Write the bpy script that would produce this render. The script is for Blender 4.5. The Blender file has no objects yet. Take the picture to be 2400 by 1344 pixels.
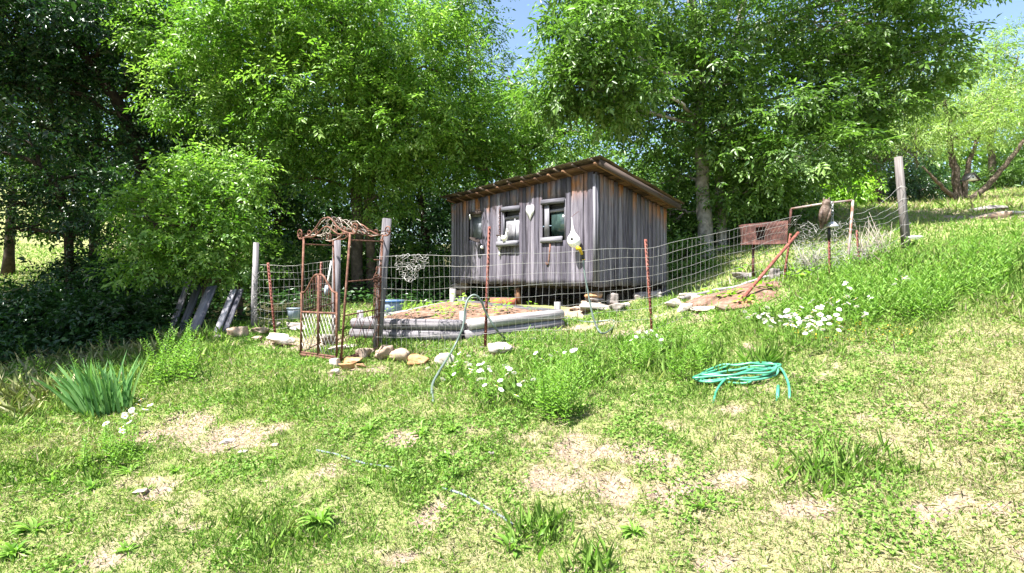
import bpy, math, random
import numpy as np
from mathutils import Vector, Matrix

RS = np.random.RandomState(7)
random.seed(7)
SC = bpy.context.scene
COL = SC.collection

# ------------------------------------------------------------------ camera
F, CX, CY, EYE = 1300.0, 1200.0, 672.0, 1.6


def P(px, py, Y):
    """A point of the place: seen along pixel px, py of the photograph, Y metres ahead."""
    return np.array([(px - CX) / F * Y, Y, EYE - (py - CY) / F * Y])


cam = bpy.data.cameras.new("camera")
cam.sensor_width = 36.0
cam.lens = F / 2400 * 36.0
cam.clip_end = 2000
camo = bpy.data.objects.new("camera", cam)
camo.location = (0, 0, EYE)
camo.rotation_euler = (math.radians(90), 0, 0)
COL.objects.link(camo)
SC.camera = camo

# ------------------------------------------------------------------ light
SUN_EL = math.radians(61)
sh = np.array([-0.80, -0.60])
sh = sh / np.linalg.norm(sh)
SUNV = np.array([sh[0] * math.cos(SUN_EL), sh[1] * math.cos(SUN_EL), math.sin(SUN_EL)])
w = bpy.data.worlds.new("World")
SC.world = w
w.use_nodes = True
nt = w.node_tree
nt.nodes.clear()
sky = nt.nodes.new("ShaderNodeTexSky")
sky.sky_type = 'NISHITA'
sky.sun_disc = False
sky.sun_elevation = SUN_EL
sky.sun_rotation = math.atan2(sh[0], sh[1])
sky.altitude = 200
sky.air_density = 1.0
sky.dust_density = 1.6
sky.ozone_density = 1.0
bg = nt.nodes.new("ShaderNodeBackground")
bg.inputs[1].default_value = 0.08
out = nt.nodes.new("ShaderNodeOutputWorld")
nt.links.new(sky.outputs[0], bg.inputs[0])
nt.links.new(bg.outputs[0], out.inputs[0])
sl = bpy.data.lights.new("sun", 'SUN')
sl.energy = 5.0
sl.angle = math.radians(0.53)
sl.color = (1.0, 0.97, 0.93)
so = bpy.data.objects.new("sun", sl)
so.rotation_euler = Vector(-SUNV).to_track_quat('-Z', 'Y').to_euler()
so.location = (-20, -15, 30)
COL.objects.link(so)
SC.view_settings.view_transform = 'Standard'
SC.view_settings.look = 'None'
SC.view_settings.exposure = 2.03
SC.view_settings.gamma = 1.0
SC.cycles.max_bounces = 6
SC.cycles.transmission_bounces = 4
SC.cycles.diffuse_bounces = 3
SC.cycles.glossy_bounces = 2
SC.cycles.use_denoising = True if hasattr(SC.cycles, 'use_denoising') else False
SC.cycles.sample_clamp_indirect = 6.0


# ------------------------------------------------------------------ terrain
CTRL = [  # px, py, metres ahead
    (0, 1344, 3.2), (600, 1344, 3.05), (1200, 1344, 3.0), (1800, 1344, 2.85), (2400, 1344, 2.6),
    (0, 1150, 4.1), (700, 1130, 4.0), (1300, 1120, 3.9), (1900, 1080, 3.8), (2400, 1050, 3.5),
    (0, 1000, 5.3), (250, 975, 5.8), (620, 1000, 5.1), (1040, 940, 5.3), (1310, 1010, 4.6), (1800, 910, 5.0), (2400, 830, 4.6),
    (20, 890, 7.2), (400, 860, 7.3), (560, 850, 7.2), (700, 834, 7.75), (797, 852, 7.1), (885, 818, 8.15), (1010, 860, 7.0),
    (1136, 815, 7.2), (1528, 776, 7.7), (1300, 830, 6.7), (1650, 800, 6.6),
    (590, 768, 9.3), (640, 785, 9.0), (480, 795, 8.6), (530, 778, 9.2), (300, 838, 8.3), (140, 862, 8.0),
    (1085, 801, 7.9), (825, 792, 8.7), (1318, 768, 8.7), (1055, 728, 9.7),
    (1375, 726, 9.5), (1065, 717, 13.1), (1560, 696, 10.8), (1210, 722, 11.1), (1450, 729, 9.0),
    (1715, 724, 7.7), (1850, 655, 9.2), (1987, 648, 8.8), (2128, 584, 10.0), (1850, 770, 6.4), (2100, 700, 6.5),
    (2400, 650, 6.4), (2250, 590, 8.6), (2400, 545, 9.6), (2270, 520, 12.5), (2400, 505, 13.0), (2200, 495, 16), (2400, 468, 18),
    (2250, 470, 20), (2400, 450, 23), (2150, 478, 22), (1850, 488, 20), (1750, 500, 16), (1900, 520, 14), (1650, 600, 13.8), (1690, 560, 15),
    (1300, 640, 18), (1000, 660, 18), (700, 690, 14), (450, 720, 13), (200, 740, 12.5), (0, 790, 11.5), (60, 660, 19), (30, 570, 26), (600, 640, 22),
    (1200, 560, 28), (1700, 480, 28), (40, 430, 38),
]


class TPS:
    def __init__(s, pts):
        pts = np.asarray(pts, float)
        s.c = pts[:, :2]
        n = len(pts)
        K = s.k(s.c, s.c) + np.eye(n) * 0.012
        Pm = np.hstack([np.ones((n, 1)), s.c])
        A = np.zeros((n + 3, n + 3))
        A[:n, :n] = K
        A[:n, n:] = Pm
        A[n:, :n] = Pm.T
        b = np.zeros(n + 3)
        b[:n] = pts[:, 2]
        s.w = np.linalg.solve(A, b)

    def k(s, a, b):
        d2 = ((a[:, None, :] - b[None, :, :]) ** 2).sum(-1) + 1e-9
        return 0.5 * d2 * np.log(d2)

    def __call__(s, xy):
        o = np.empty(len(xy))
        for i in range(0, len(xy), 20000):
            q = xy[i:i + 20000]
            o[i:i + 20000] = s.k(q, s.c) @ s.w[:-3] + s.w[-3] + q @ s.w[-2:]
        return o


_pts = [P(*c) for c in CTRL]
_pts += [np.array(q, float) for q in ((0, 0, 0), (-5, 0, -.35), (5, 0, .5), (0, -6, -.5), (-9, 5, -.1), (9, 5, 1.9), (12, 10, 3.2),
                                      (-12, -6, -1.0), (12, -6, 1.0), (-16, 8, -.1), (20, 8, 4.0), (30, 20, 6.3), (-30, 20, 1.6), (0, 45, 5.0), (30, 45, 8.5), (-30, 45, 6.5),
                                      (-60, -20, -3), (60, -20, 5), (60, 60, 11), (-60, 60, 8), (0, 70, 8))]
_tps = TPS(_pts)


def hash2(ix, iy, seed):
    n = (ix.astype(np.int64) * 374761393 + iy.astype(np.int64) * 668265263 + seed * 974711) & 0x7fffffff
    n = ((n ^ (n >> 13)) * 1274126177) & 0x7fffffff
    return ((n ^ (n >> 16)) & 0xffff) / 65535.0


def vnoise(x, y, seed=0):
    ix, iy = np.floor(x), np.floor(y)
    fx, fy = x - ix, y - iy
    fx, fy = fx * fx * (3 - 2 * fx), fy * fy * (3 - 2 * fy)
    a, b = hash2(ix, iy, seed), hash2(ix + 1, iy, seed)
    c, d = hash2(ix, iy + 1, seed), hash2(ix + 1, iy + 1, seed)
    return (a * (1 - fx) + b * fx) * (1 - fy) + (c * (1 - fx) + d * fx) * fy


def fbm(x, y, seed=0, o=4):
    s, a, t = 0, .5, 0
    for i in range(o):
        s = s + a * vnoise(x * 2 ** i + 17 * i, y * 2 ** i - 9 * i, seed + i)
        t += a
        a *= .5
    return s / t


def terrain(x, y):
    x = np.atleast_1d(np.asarray(x, float))
    y = np.atleast_1d(np.asarray(y, float))
    R = np.hypot(x, y)
    k = np.minimum(1, 62 / np.maximum(R, 1e-6))
    z = _tps(np.stack([x * k, y * k], 1))
    z = np.where(R > 62, z + (R - 62) * 0.02, z)
    near = np.clip((R - 1) / 3, 0, 1)
    return z + near * ((fbm(x * 1.3, y * 1.3, 3) - .5) * .13 + (fbm(x * 5, y * 5, 8, 3) - .5) * .05)


def tz(x, y):
    return float(terrain(x, y)[0])


_YS = np.geomspace(1.2, 60, 700)


def hit(px, py, dz=0.0):
    """Where the sight line through a pixel meets the surface dz above the ground."""
    X = (px - CX) / F * _YS
    Z = EYE - (py - CY) / F * _YS
    d = Z - terrain(X, _YS) - dz
    i = np.argmax(d < 0)
    if d[i] >= 0:
        i = len(_YS) - 1
    if i == 0:
        i = 1
    t = d[i - 1] / (d[i - 1] - d[i] + 1e-12)
    Y = _YS[i - 1] + min(max(t, 0), 1) * (_YS[i] - _YS[i - 1])
    return P(px, py, Y)


def ghit(px, py):
    q = hit(px, py)
    q[2] = tz(q[0], q[1])
    return q


# ------------------------------------------------------------------ mesh helpers
def nrm(v):
    v = np.asarray(v, float)
    return v / (np.linalg.norm(v, axis=-1, keepdims=True) + 1e-12)


class MB:
    """Collects shapes and links them as one mesh object."""

    def __init__(s):
        s.V, s.T, s.Q, s.G, s.n = [], [], [], [], 0
        s.tm, s.qm, s.tr, s.qr = [], [], [], []

    def add(s, V, faces, mat=0, rnd=None, gc=None):
        V = np.asarray(V, float).reshape(-1, 3)
        rnd = random.random() if rnd is None else rnd
        for f in faces:
            if len(f) == 3:
                s.T.append([i + s.n for i in f]); s.tm.append(mat); s.tr.append(rnd)
            elif len(f) == 4:
                s.Q.append([i + s.n for i in f]); s.qm.append(mat); s.qr.append(rnd)
            else:
                for k in range(1, len(f) - 1):
                    s.T.append([f[0] + s.n, f[k] + s.n, f[k + 1] + s.n]); s.tm.append(mat); s.tr.append(rnd)
        s.V.append(V)
        s.G.append(V if gc is None else np.asarray(gc, float).reshape(-1, 3))
        s.n += len(V)

    def box(s, c, half, ax=None, mat=0, rnd=None, taper=1.0):
        """half sizes along ax rows; the third axis is the grain."""
        ax = np.eye(3) if ax is None else np.asarray(ax, float)
        L = np.array([[i, j, k] for k in (-1, 1) for j in (-1, 1) for i in (-1, 1)], float) * np.asarray(half)
        L[4:, :2] *= taper
        V = np.asarray(c) + L @ ax
        so_ = np.array([random.uniform(0, 40), random.uniform(0, 40), random.uniform(0, 40)])
        s.add(V, [(0, 2, 3, 1), (4, 5, 7, 6), (0, 1, 5, 4), (2, 6, 7, 3), (0, 4, 6, 2), (1, 3, 7, 5)], mat, rnd, L + so_)

    def bar(s, p0, p1, w, t, wd=(0, 0, 1), mat=0, rnd=None, taper=1.0):
        p0, p1 = np.asarray(p0, float), np.asarray(p1, float)
        d = nrm(p1 - p0)
        wv = np.asarray(wd, float)
        wv = nrm(wv - d * (wv @ d))
        tv = np.cross(d, wv)
        s.box((p0 + p1) / 2, (w / 2, t / 2, np.linalg.norm(p1 - p0) / 2), (wv, tv, d), mat, rnd, taper)

    def tube(s, pts, r, sides=6, mat=0, rnd=None, cap=True, rough=0.0):
        pts = np.asarray(pts, float)
        n = len(pts)
        r = np.broadcast_to(np.asarray(r, float), (n,))
        t = np.gradient(pts, axis=0)
        t = nrm(t)
        ref = np.array([0, 0, 1.0]) if abs(t[0][2]) < .9 else np.array([1.0, 0, 0])
        V, G = [], []
        u = nrm(np.cross(t[0], ref))
        acc = 0
        sd = random.uniform(0, 50)
        for i in range(n):
            u = nrm(u - t[i] * (u @ t[i]))
            v = np.cross(t[i], u)
            if i:
                acc += np.linalg.norm(pts[i] - pts[i - 1])
            for k in range(sides):
                a = 2 * math.pi * k / sides
                rr = r[i] * (1 + (random.uniform(-rough, rough) if rough else 0))
                V.append(pts[i] + (u * math.cos(a) + v * math.sin(a)) * rr)
                G.append((math.cos(a) * r[i] + sd, math.sin(a) * r[i] + sd, acc + sd))
        Fq = []
        for i in range(n - 1):
            for k in range(sides):
                k2 = (k + 1) % sides
                Fq.append((i * sides + k, i * sides + k2, (i + 1) * sides + k2, (i + 1) * sides + k))
        if cap:
            Fq.append(tuple(range(sides - 1, -1, -1)))
            Fq.append(tuple((n - 1) * sides + k for k in range(sides)))
        s.add(V, Fq, mat, rnd, G)

    def lathe(s, c, prof, sides=14, sc=(1, 1), ax=None, mat=0, rnd=None):
        ax = np.eye(3) if ax is None else np.asarray(ax, float)
        V = []
        for z, r in prof:
            for k in range(sides):
                a = 2 * math.pi * k / sides
                V.append(np.asarray(c) + np.array([math.cos(a) * r * sc[0], math.sin(a) * r * sc[1], z]) @ ax)
        n = len(prof)
        Fq = [(i * sides + k, i * sides + (k + 1) % sides, (i + 1) * sides + (k + 1) % sides, (i + 1) * sides + k) for i in range(n - 1) for k in range(sides)]
        Fq += [tuple(range(sides - 1, -1, -1)), tuple((n - 1) * sides + k for k in range(sides))]
        s.add(V, Fq, mat, rnd)

    def build(s, name, mats, parent=None, smooth=False):
        V = np.concatenate(s.V) if s.V else np.zeros((0, 3))
        G = np.concatenate(s.G) if s.G else V
        return mesh_obj(name, V, np.array(s.T, int).reshape(-1, 3), np.array(s.Q, int).reshape(-1, 4), mats, parent,
                        smooth, np.array(s.tm + s.qm, int), np.array(s.tr + s.qr, float), G)


def origin_of(o):
    while o.parent is not None:
        o = o.parent
    return np.array(o.location)


def mesh_obj(name, V, T, Q, mats, parent=None, smooth=False, mi=None, rnd=None, G=None, extra=None):
    off = origin_of(parent) if parent is not None else np.zeros(3)
    me = bpy.data.meshes.new(name)
    V = np.asarray(V, float) - off
    nT, nQ = len(T), len(Q)
    me.vertices.add(len(V))
    me.vertices.foreach_set("co", V.astype(np.float32).ravel())
    loops = np.concatenate([np.asarray(T, int).ravel(), np.asarray(Q, int).ravel()]).astype(np.int32)
    me.loops.add(len(loops))
    me.loops.foreach_set("vertex_index", loops)
    me.polygons.add(nT + nQ)
    starts = np.concatenate([np.arange(nT) * 3, nT * 3 + np.arange(nQ) * 4]).astype(np.int32)
    me.polygons.foreach_set("loop_start", starts)
    me.polygons.foreach_set("loop_total", np.concatenate([np.full(nT, 3), np.full(nQ, 4)]).astype(np.int32))
    if mi is not None:
        me.polygons.foreach_set("material_index", np.asarray(mi, np.int32))
    if smooth:
        me.polygons.foreach_set("use_smooth", np.ones(nT + nQ, bool))
    if rnd is not None:
        a = me.attributes.new("rnd", 'FLOAT', 'FACE')
        a.data.foreach_set("value", np.asarray(rnd, np.float32))
    if G is not None:
        a = me.attributes.new("gc", 'FLOAT_VECTOR', 'POINT')
        a.data.foreach_set("vector", np.asarray(G, np.float32).ravel())
    for k, v in (extra or {}).items():
        a = me.attributes.new(k, 'FLOAT', 'POINT')
        a.data.foreach_set("value", np.asarray(v, np.float32))
    for m in (mats if isinstance(mats, (list, tuple)) else [mats]):
        me.materials.append(m)
    me.update(calc_edges=True)
    me.validate()
    o = bpy.data.objects.new(name, me)
    COL.objects.link(o)
    if parent is not None:
        o.parent = parent
    return o


def tag(o, label=None, cat=None, group=None, kind=None):
    if label: o["label"] = label
    if cat: o["category"] = cat
    if group: o["group"] = group
    if kind: o["kind"] = kind
    return o


def thing(name, label, cat, loc, group=None):
    o = bpy.data.objects.new(name, None)
    o.location = tuple(float(q) for q in loc)
    o.empty_display_size = .2
    COL.objects.link(o)
    return tag(o, label, cat, group)


def recentre(o, loc):
    """Put the origin of a one-mesh thing at loc (its base)."""
    loc = np.asarray(loc, float)
    o.data.transform(Matrix.Translation(Vector(-loc)))
    o.location = tuple(loc)
    return o


# ------------------------------------------------------------------ materials
def new_mat(name):
    m = bpy.data.materials.new(name)
    m.use_nodes = True
    n = m.node_tree
    n.nodes.clear()
    o = n.nodes.new("ShaderNodeOutputMaterial")
    return m, n, o


def N(n, t, **kw):
    d = n.nodes.new(t)
    for k, v in kw.items():
        setattr(d, k, v)
    return d


def ramp(n, fac, stops, interp='LINEAR'):
    r = n.nodes.new("ShaderNodeValToRGB")
    r.color_ramp.interpolation = interp
    while len(r.color_ramp.elements) < len(stops):
        r.color_ramp.elements.new(0.5)
    for e, (p, c) in zip(r.color_ramp.elements, stops):
        e.position = p
        e.color = (*c, 1) if len(c) == 3 else c
    if fac is not None:
        n.links.new(fac, r.inputs[0])
    return r


def noise(n, vec, scale, detail=4, rough=.6, mapscale=None, dist=0):
    if mapscale is not None:
        mp = n.nodes.new("ShaderNodeMapping")
        mp.inputs["Scale"].default_value = mapscale
        n.links.new(vec, mp.inputs[0])
        vec = mp.outputs[0]
    t = n.nodes.new("ShaderNodeTexNoise")
    t.inputs["Scale"].default_value = scale
    t.inputs["Detail"].default_value = detail
    t.inputs["Roughness"].default_value = rough
    t.inputs["Distortion"].default_value = dist
    n.links.new(vec, t.inputs["Vector"])
    return t.outputs[0]


def mixc(n, fac, a, b, mode='MIX'):
    m = n.nodes.new("ShaderNodeMix")
    m.data_type = 'RGBA'
    m.blend_type = mode
    for sock, v in ((m.inputs[0], fac), (m.inputs[6], a), (m.inputs[7], b)):
        if hasattr(v, 'links') or hasattr(v, 'is_linked'):
            n.links.new(v, sock)
        elif isinstance(v, (int, float)):
            sock.default_value = v
        else:
            sock.default_value = (*v, 1)
    return m.outputs[2]


def mth(n, op, a, b=None, clamp=False):
    m = n.nodes.new("ShaderNodeMath")
    m.operation = op
    m.use_clamp = clamp
    for i, v in enumerate((a, b)):
        if v is None:
            continue
        if isinstance(v, (int, float)):
            m.inputs[i].default_value = v
        else:
            n.links.new(v, m.inputs[i])
    return m.outputs[0]


def attr(n, name):
    a = n.nodes.new("ShaderNodeAttribute")
    a.attribute_name = name
    return a


def leaf_mat(name, cols, trans=.38, rough=.40, spec=.5, tboost=1.5):
    m, n, o = new_mat(name)
    a = attr(n, "rnd")
    r = ramp(n, a.outputs["Fac"], [(i / (len(cols) - 1), c) for i, c in enumerate(cols)])
    p = N(n, "ShaderNodeBsdfPrincipled")
    n.links.new(r.outputs[0], p.inputs["Base Color"])
    p.inputs["Roughness"].default_value = rough
    p.inputs["Specular IOR Level"].default_value = spec
    t = N(n, "ShaderNodeBsdfTranslucent")
    tc = mixc(n, 1.0, r.outputs[0], (tboost * .92, tboost * 1.08, tboost * .55), 'MULTIPLY')
    n.links.new(tc, t.inputs[0])
    mx = N(n, "ShaderNodeMixShader")
    mx.inputs[0].default_value = trans
    n.links.new(p.outputs[0], mx.inputs[1])
    n.links.new(t.outputs[0], mx.inputs[2])
    n.links.new(mx.outputs[0], o.inputs[0])
    return m


def wood_mat(name, light, mid, dark, fresh=None, grain=1.0, rough=.85, top=None, blue=.0):
    """Weathered wood: grain runs along the third gc axis; rnd tints each board."""
    m, n, o = new_mat(name)
    g = attr(n, "gc").outputs["Vector"]
    rn = attr(n, "rnd").outputs["Fac"]
    f1 = noise(n, g, 1.0, 5, .65, (55 * grain, 55 * grain, 1.6 * grain), .3)
    f2 = noise(n, g, 1.0, 3, .6, (14, 14, .9), .2)
    f3 = noise(n, g, 1.0, 3, .5, (3, 3, 3))
    c1 = ramp(n, f1, [(.30, dark), (.46, mid), (.72, light)]).outputs[0]
    tint = ramp(n, rn, [(0, (.28, .28, .31)), (.35, (.66, .64, .69)), (.65, (1.0, .97, .99)), (1, (1.45, 1.42, 1.42))]).outputs[0]
    c2 = mixc(n, 1.0, c1, tint, 'MULTIPLY')
    st = ramp(n, f2, [(.36, (.55, .53, .55)), (.52, (1, 1, 1))]).outputs[0]
    c3 = mixc(n, .8, c2, st, 'MULTIPLY')
    if fresh is not None:
        ge = N(n, "ShaderNodeSeparateXYZ")
        n.links.new(g, ge.inputs[0])
        fm = ramp(n, f3, [(.42, (0, 0, 0)), (.6, (1, 1, 1))]).outputs[0]
        if top is not None:
            ta = attr(n, "sheltered").outputs["Fac"]
            fm = mth(n, 'MULTIPLY', fm, ta)
        rm = ramp(n, rn, [(.35, (0, 0, 0)), (.75, (1, 1, 1))]).outputs[0]
        fm = mth(n, 'MULTIPLY', fm, rm, True)
        c3 = mixc(n, fm, c3, mixc(n, f1, tuple(q * .35 for q in fresh), fresh))
    p = N(n, "ShaderNodeBsdfPrincipled")
    n.links.new(c3, p.inputs["Base Color"])
    p.inputs["Roughness"].default_value = rough
    p.inputs["Specular IOR Level"].default_value = .2
    b = N(n, "ShaderNodeBump")
    b.inputs["Strength"].default_value = .5
    b.inputs["Distance"].default_value = .006
    n.links.new(f1, b.inputs["Height"])
    n.links.new(b.outputs[0], p.inputs["Normal"])
    n.links.new(p.outputs[0], o.inputs[0])
    return m


def mottled(name, stops, scale=8, rough=.8, metal=0, bump=.3, spec=.3, detail=6, usegc=False):
    m, n, o = new_mat(name)
    if usegc:
        v = attr(n, "gc").outputs["Vector"]
    else:
        v = N(n, "ShaderNodeTexCoord").outputs["Object"]
    f = noise(n, v, scale, detail, .65)
    rn = attr(n, "rnd").outputs["Fac"]
    c = ramp(n, f, stops).outputs[0]
    tint = ramp(n, rn, [(0, (.78, .78, .8)), (1, (1.15, 1.13, 1.08))]).outputs[0]
    c = mixc(n, 1.0, c, tint, 'MULTIPLY')
    p = N(n, "ShaderNodeBsdfPrincipled")
    n.links.new(c, p.inputs["Base Color"])
    p.inputs["Roughness"].default_value = rough
    p.inputs["Metallic"].default_value = metal
    p.inputs["Specular IOR Level"].default_value = spec
    if bump:
        b = N(n, "ShaderNodeBump")
        b.inputs["Strength"].default_value = bump
        b.inputs["Distance"].default_value = .01
        n.links.new(noise(n, v, scale * 4, 5, .7), b.inputs["Height"])
        n.links.new(b.outputs[0], p.inputs["Normal"])
    n.links.new(p.outputs[0], o.inputs[0])
    return m


M = {}
M['shedwood'] = wood_mat('weathered_shed_boards', (.28, .268, .295), (.135, .125, .147), (.016, .014, .019), fresh=(.42, .17, .05), top=True)
M['shedwood_in'] = wood_mat('brown_sheltered_wood', (.19, .105, .052), (.10, .056, .03), (.025, .015, .01), rough=.9)
M['greywood'] = wood_mat('silver_grey_wood', (.40, .38, .37), (.25, .24, .235), (.065, .06, .058))
M['log'] = wood_mat('grey_garden_timber', (.42, .405, .395), (.28, .27, .262), (.07, .066, .064), grain=.8)
M['oldpost'] = wood_mat('grey_brown_post', (.21, .195, .18), (.13, .12, .11), (.035, .03, .027))
M['darkwood'] = wood_mat('dark_brown_wood', (.17, .13, .10), (.095, .073, .058), (.03, .022, .018))
M['plankleft'] = wood_mat('leaning_grey_planks', (.30, .30, .32), (.20, .20, .215), (.06, .06, .066))
M['rust'] = mottled('rusty_iron', [(.3, (.045, .02, .014)), (.5, (.125, .055, .036)), (.7, (.23, .125, .09))], 14, .85, 0, .4)
M['rustdark'] = mottled('dark_rust', [(.3, (.025, .012, .01)), (.55, (.09, .036, .027)), (.75, (.19, .09, .065))], 14, .85, 0, .4)
M['rustred'] = mottled('red_rusted_post', [(.3, (.07, .018, .012)), (.5, (.16, .05, .036)), (.75, (.27, .12, .09))], 20, .75, 0, .3)
M['wire'] = mottled('galvanised_wire', [(.3, (.28, .27, .26)), (.6, (.46, .45, .43))], 5, .45, .35, 0, .5)
M['pipe'] = mottled('pale_rusty_pipe', [(.38, (.16, .07, .045)), (.50, (.25, .20, .185)), (.72, (.36, .34, .335))], 6, .5, .2, .1)
M['tin'] = mottled('dark_weathered_tin', [(.3, (.035, .028, .022)), (.5, (.10, .075, .055)), (.7, (.20, .15, .10))], 5, .6, .3, .2)
M['stone'] = mottled('tan_fieldstone', [(.28, (.14, .09, .06)), (.45, (.30, .22, .16)), (.7, (.42, .35, .28))], 7, .9, 0, .7)
M['stonegrey'] = mottled('grey_fieldstone', [(.28, (.11, .095, .085)), (.5, (.25, .22, .20)), (.72, (.38, .35, .32))], 7, .9, 0, .7)
M['stoneorange'] = mottled('ochre_fieldstone', [(.28, (.17, .08, .03)), (.5, (.34, .19, .09)), (.72, (.46, .32, .20))], 7, .9, 0, .7)
M['stonewhite'] = mottled('pale_fieldstone', [(.25, (.26, .21, .16)), (.45, (.45, .39, .33)), (.7, (.56, .51, .46))], 6, .9, 0, .6)
M['soil'] = mottled('red_brown_soil', [(.3, (.07, .038, .025)), (.5, (.15, .085, .06)), (.7, (.25, .165, .125))], 9, .95, 0, .9)
M['brick'] = mottled('red_brick', [(.3, (.22, .05, .03)), (.6, (.34, .11, .07))], 10, .9, 0, .3)
M['white'] = mottled('old_white_paint', [(.3, (.62, .61, .57)), (.5, (.80, .79, .76))], 12, .6, 0, .1)
M['black'] = mottled('black_rubber', [(.3, (.012, .012, .012)), (.7, (.03, .03, .03))], 9, .5, 0, 0)
M['yellow'] = mottled('yellow_plastic', [(.3, (.72, .42, .02)), (.7, (.80, .52, .03))], 9, .4, 0, 0)
M['blueplastic'] = mottled('blue_plastic', [(.3, (.05, .12, .28)), (.7, (.12, .22, .42))], 6, .45, 0, 0)
M['greyblue'] = mottled('grey_blue_plastic', [(.3, (.22, .27, .33)), (.7, (.36, .42, .50))], 6, .5, 0, 0)
M['hosegrey'] = mottled('grey_green_hose', [(.3, (.07, .10, .085)), (.7, (.16, .20, .18))], 6, .4, 0, 0, .4)
M['hosegreen'] = mottled('sea_green_hose', [(.3, (.02, .16, .09)), (.5, (.05, .26, .15)), (.7, (.10, .32, .20))], 6, .35, 0, 0, .5)
M['hoseblue'] = mottled('faded_blue_hose', [(.3, (.10, .125, .14)), (.7, (.19, .22, .235))], 6, .45, 0, 0)
M['owl'] = mottled('brown_moulded_plumage', [(.35, (.035, .022, .016)), (.5, (.09, .06, .045)), (.68, (.19, .145, .12))], 26, .55, 0, .5)
M['steel'] = mottled('dull_steel', [(.3, (.30, .30, .32)), (.7, (.52, .52, .54))], 9, .4, .6, 0)
M['bark'] = mottled('grey_brown_bark', [(.3, (.035, .026, .02)), (.55, (.11, .085, .065)), (.75, (.22, .18, .14))], 9, .95, 0, 1.0)
M['barkpale'] = mottled('pale_grey_bark', [(.3, (.10, .09, .08)), (.5, (.27, .245, .22)), (.72, (.42, .39, .36))], 7, .9, 0, .7)
M['barkdark'] = mottled('dark_bark', [(.3, (.02, .015, .012)), (.6, (.06, .045, .035)), (.8, (.11, .085, .07))], 9, .95, 0, 1.0)
M['twig'] = mottled('dry_grey_twigs', [(.3, (.24, .20, .17)), (.7, (.46, .41, .36))], 9, .9, 0, 0)


def glass_mat(name, col, rough=.08, spec=.6):
    m, n, o = new_mat(name)
    p = N(n, "ShaderNodeBsdfPrincipled")
    v = N(n, "ShaderNodeTexCoord").outputs["Object"]
    f = noise(n, v, 5, 5, .7)
    c = ramp(n, f, [(.35, tuple(q * .5 for q in col)), (.55, col), (.75, tuple(min(1, q * 1.9) for q in col))]).outputs[0]
    n.links.new(c, p.inputs["Base Color"])
    p.inputs["Roughness"].default_value = rough
    p.inputs["Specular IOR Level"].default_value = spec
    n.links.new(p.outputs[0], o.inputs[0])
    return m


M['glassdark'] = glass_mat('dirty_dark_glass', (.035, .06, .055))
M['glasspale'] = glass_mat('dusty_pale_glass', (.33, .32, .34), .35, .4)
M['glassgrey'] = glass_mat('dull_grey_pane', (.17, .18, .20), .5, .3)

LEAF = dict(
    bright=leaf_mat('bright_spring_leaves', [(.055, .130, .014), (.105, .215, .027), (.195, .32, .055), (.31, .42, .13)], .42),
    mid=leaf_mat('mid_green_leaves', [(.036, .085, .014), (.072, .145, .022), (.125, .22, .042), (.22, .33, .10)], .4),
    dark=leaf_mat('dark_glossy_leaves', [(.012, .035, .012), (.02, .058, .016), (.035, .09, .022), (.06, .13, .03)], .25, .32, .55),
    pale=leaf_mat('pale_feathery_leaves', [(.12, .20, .045), (.19, .29, .065), (.26, .36, .10), (.34, .42, .15)], .45),
    cedar=leaf_mat('grey_green_cedar', [(.04, .06, .03), (.07, .10, .05), (.11, .14, .07), (.17, .17, .11)], .2),
    sage=leaf_mat('sage_green_leaves', [(.06, .11, .05), (.10, .16, .075), (.16, .22, .11)], .3),
    grass=leaf_mat('lawn_grass', [(.12, .235, .035), (.18, .30, .055), (.25, .35, .085), (.31, .36, .125), (.36, .31, .18), (.41, .335, .24)], .35, .6, .25, 1.3),
    weed=leaf_mat('weed_leaves', [(.075, .175, .022), (.125, .25, .035), (.185, .315, .055), (.26, .38, .09)], .38, .5, .3),
    iris=leaf_mat('iris_leaves', [(.06, .16, .045), (.10, .23, .065), (.16, .30, .09), (.26, .38, .10)], .3, .45, .35),
    dry=leaf_mat('dry_stalks', [(.18, .23, .07), (.32, .33, .15), (.46, .43, .27)], .2, .8, .1),
    lime=leaf_mat('lime_green_leaves', [(.13, .27, .02), (.20, .36, .03), (.28, .43, .06)], .42),
)


def petal_mat():
    m, n, o = new_mat('white_petals')
    d = N(n, "ShaderNodeBsdfPrincipled")
    d.inputs["Base Color"].default_value = (.82, .82, .79, 1)
    d.inputs["Roughness"].default_value = .7
    t = N(n, "ShaderNodeBsdfTranslucent")
    t.inputs[0].default_value = (.8, .8, .75, 1)
    mx = N(n, "ShaderNodeMixShader")
    mx.inputs[0].default_value = .3
    n.links.new(d.outputs[0], mx.inputs[1])
    n.links.new(t.outputs[0], mx.inputs[2])
    n.links.new(mx.outputs[0], o.inputs[0])
    return m


M['petal'] = petal_mat()
M['disc'] = mottled('yellow_flower_disc', [(.3, (.62, .36, .02)), (.7, (.75, .48, .04))], 60, .8, 0, 0)
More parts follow.
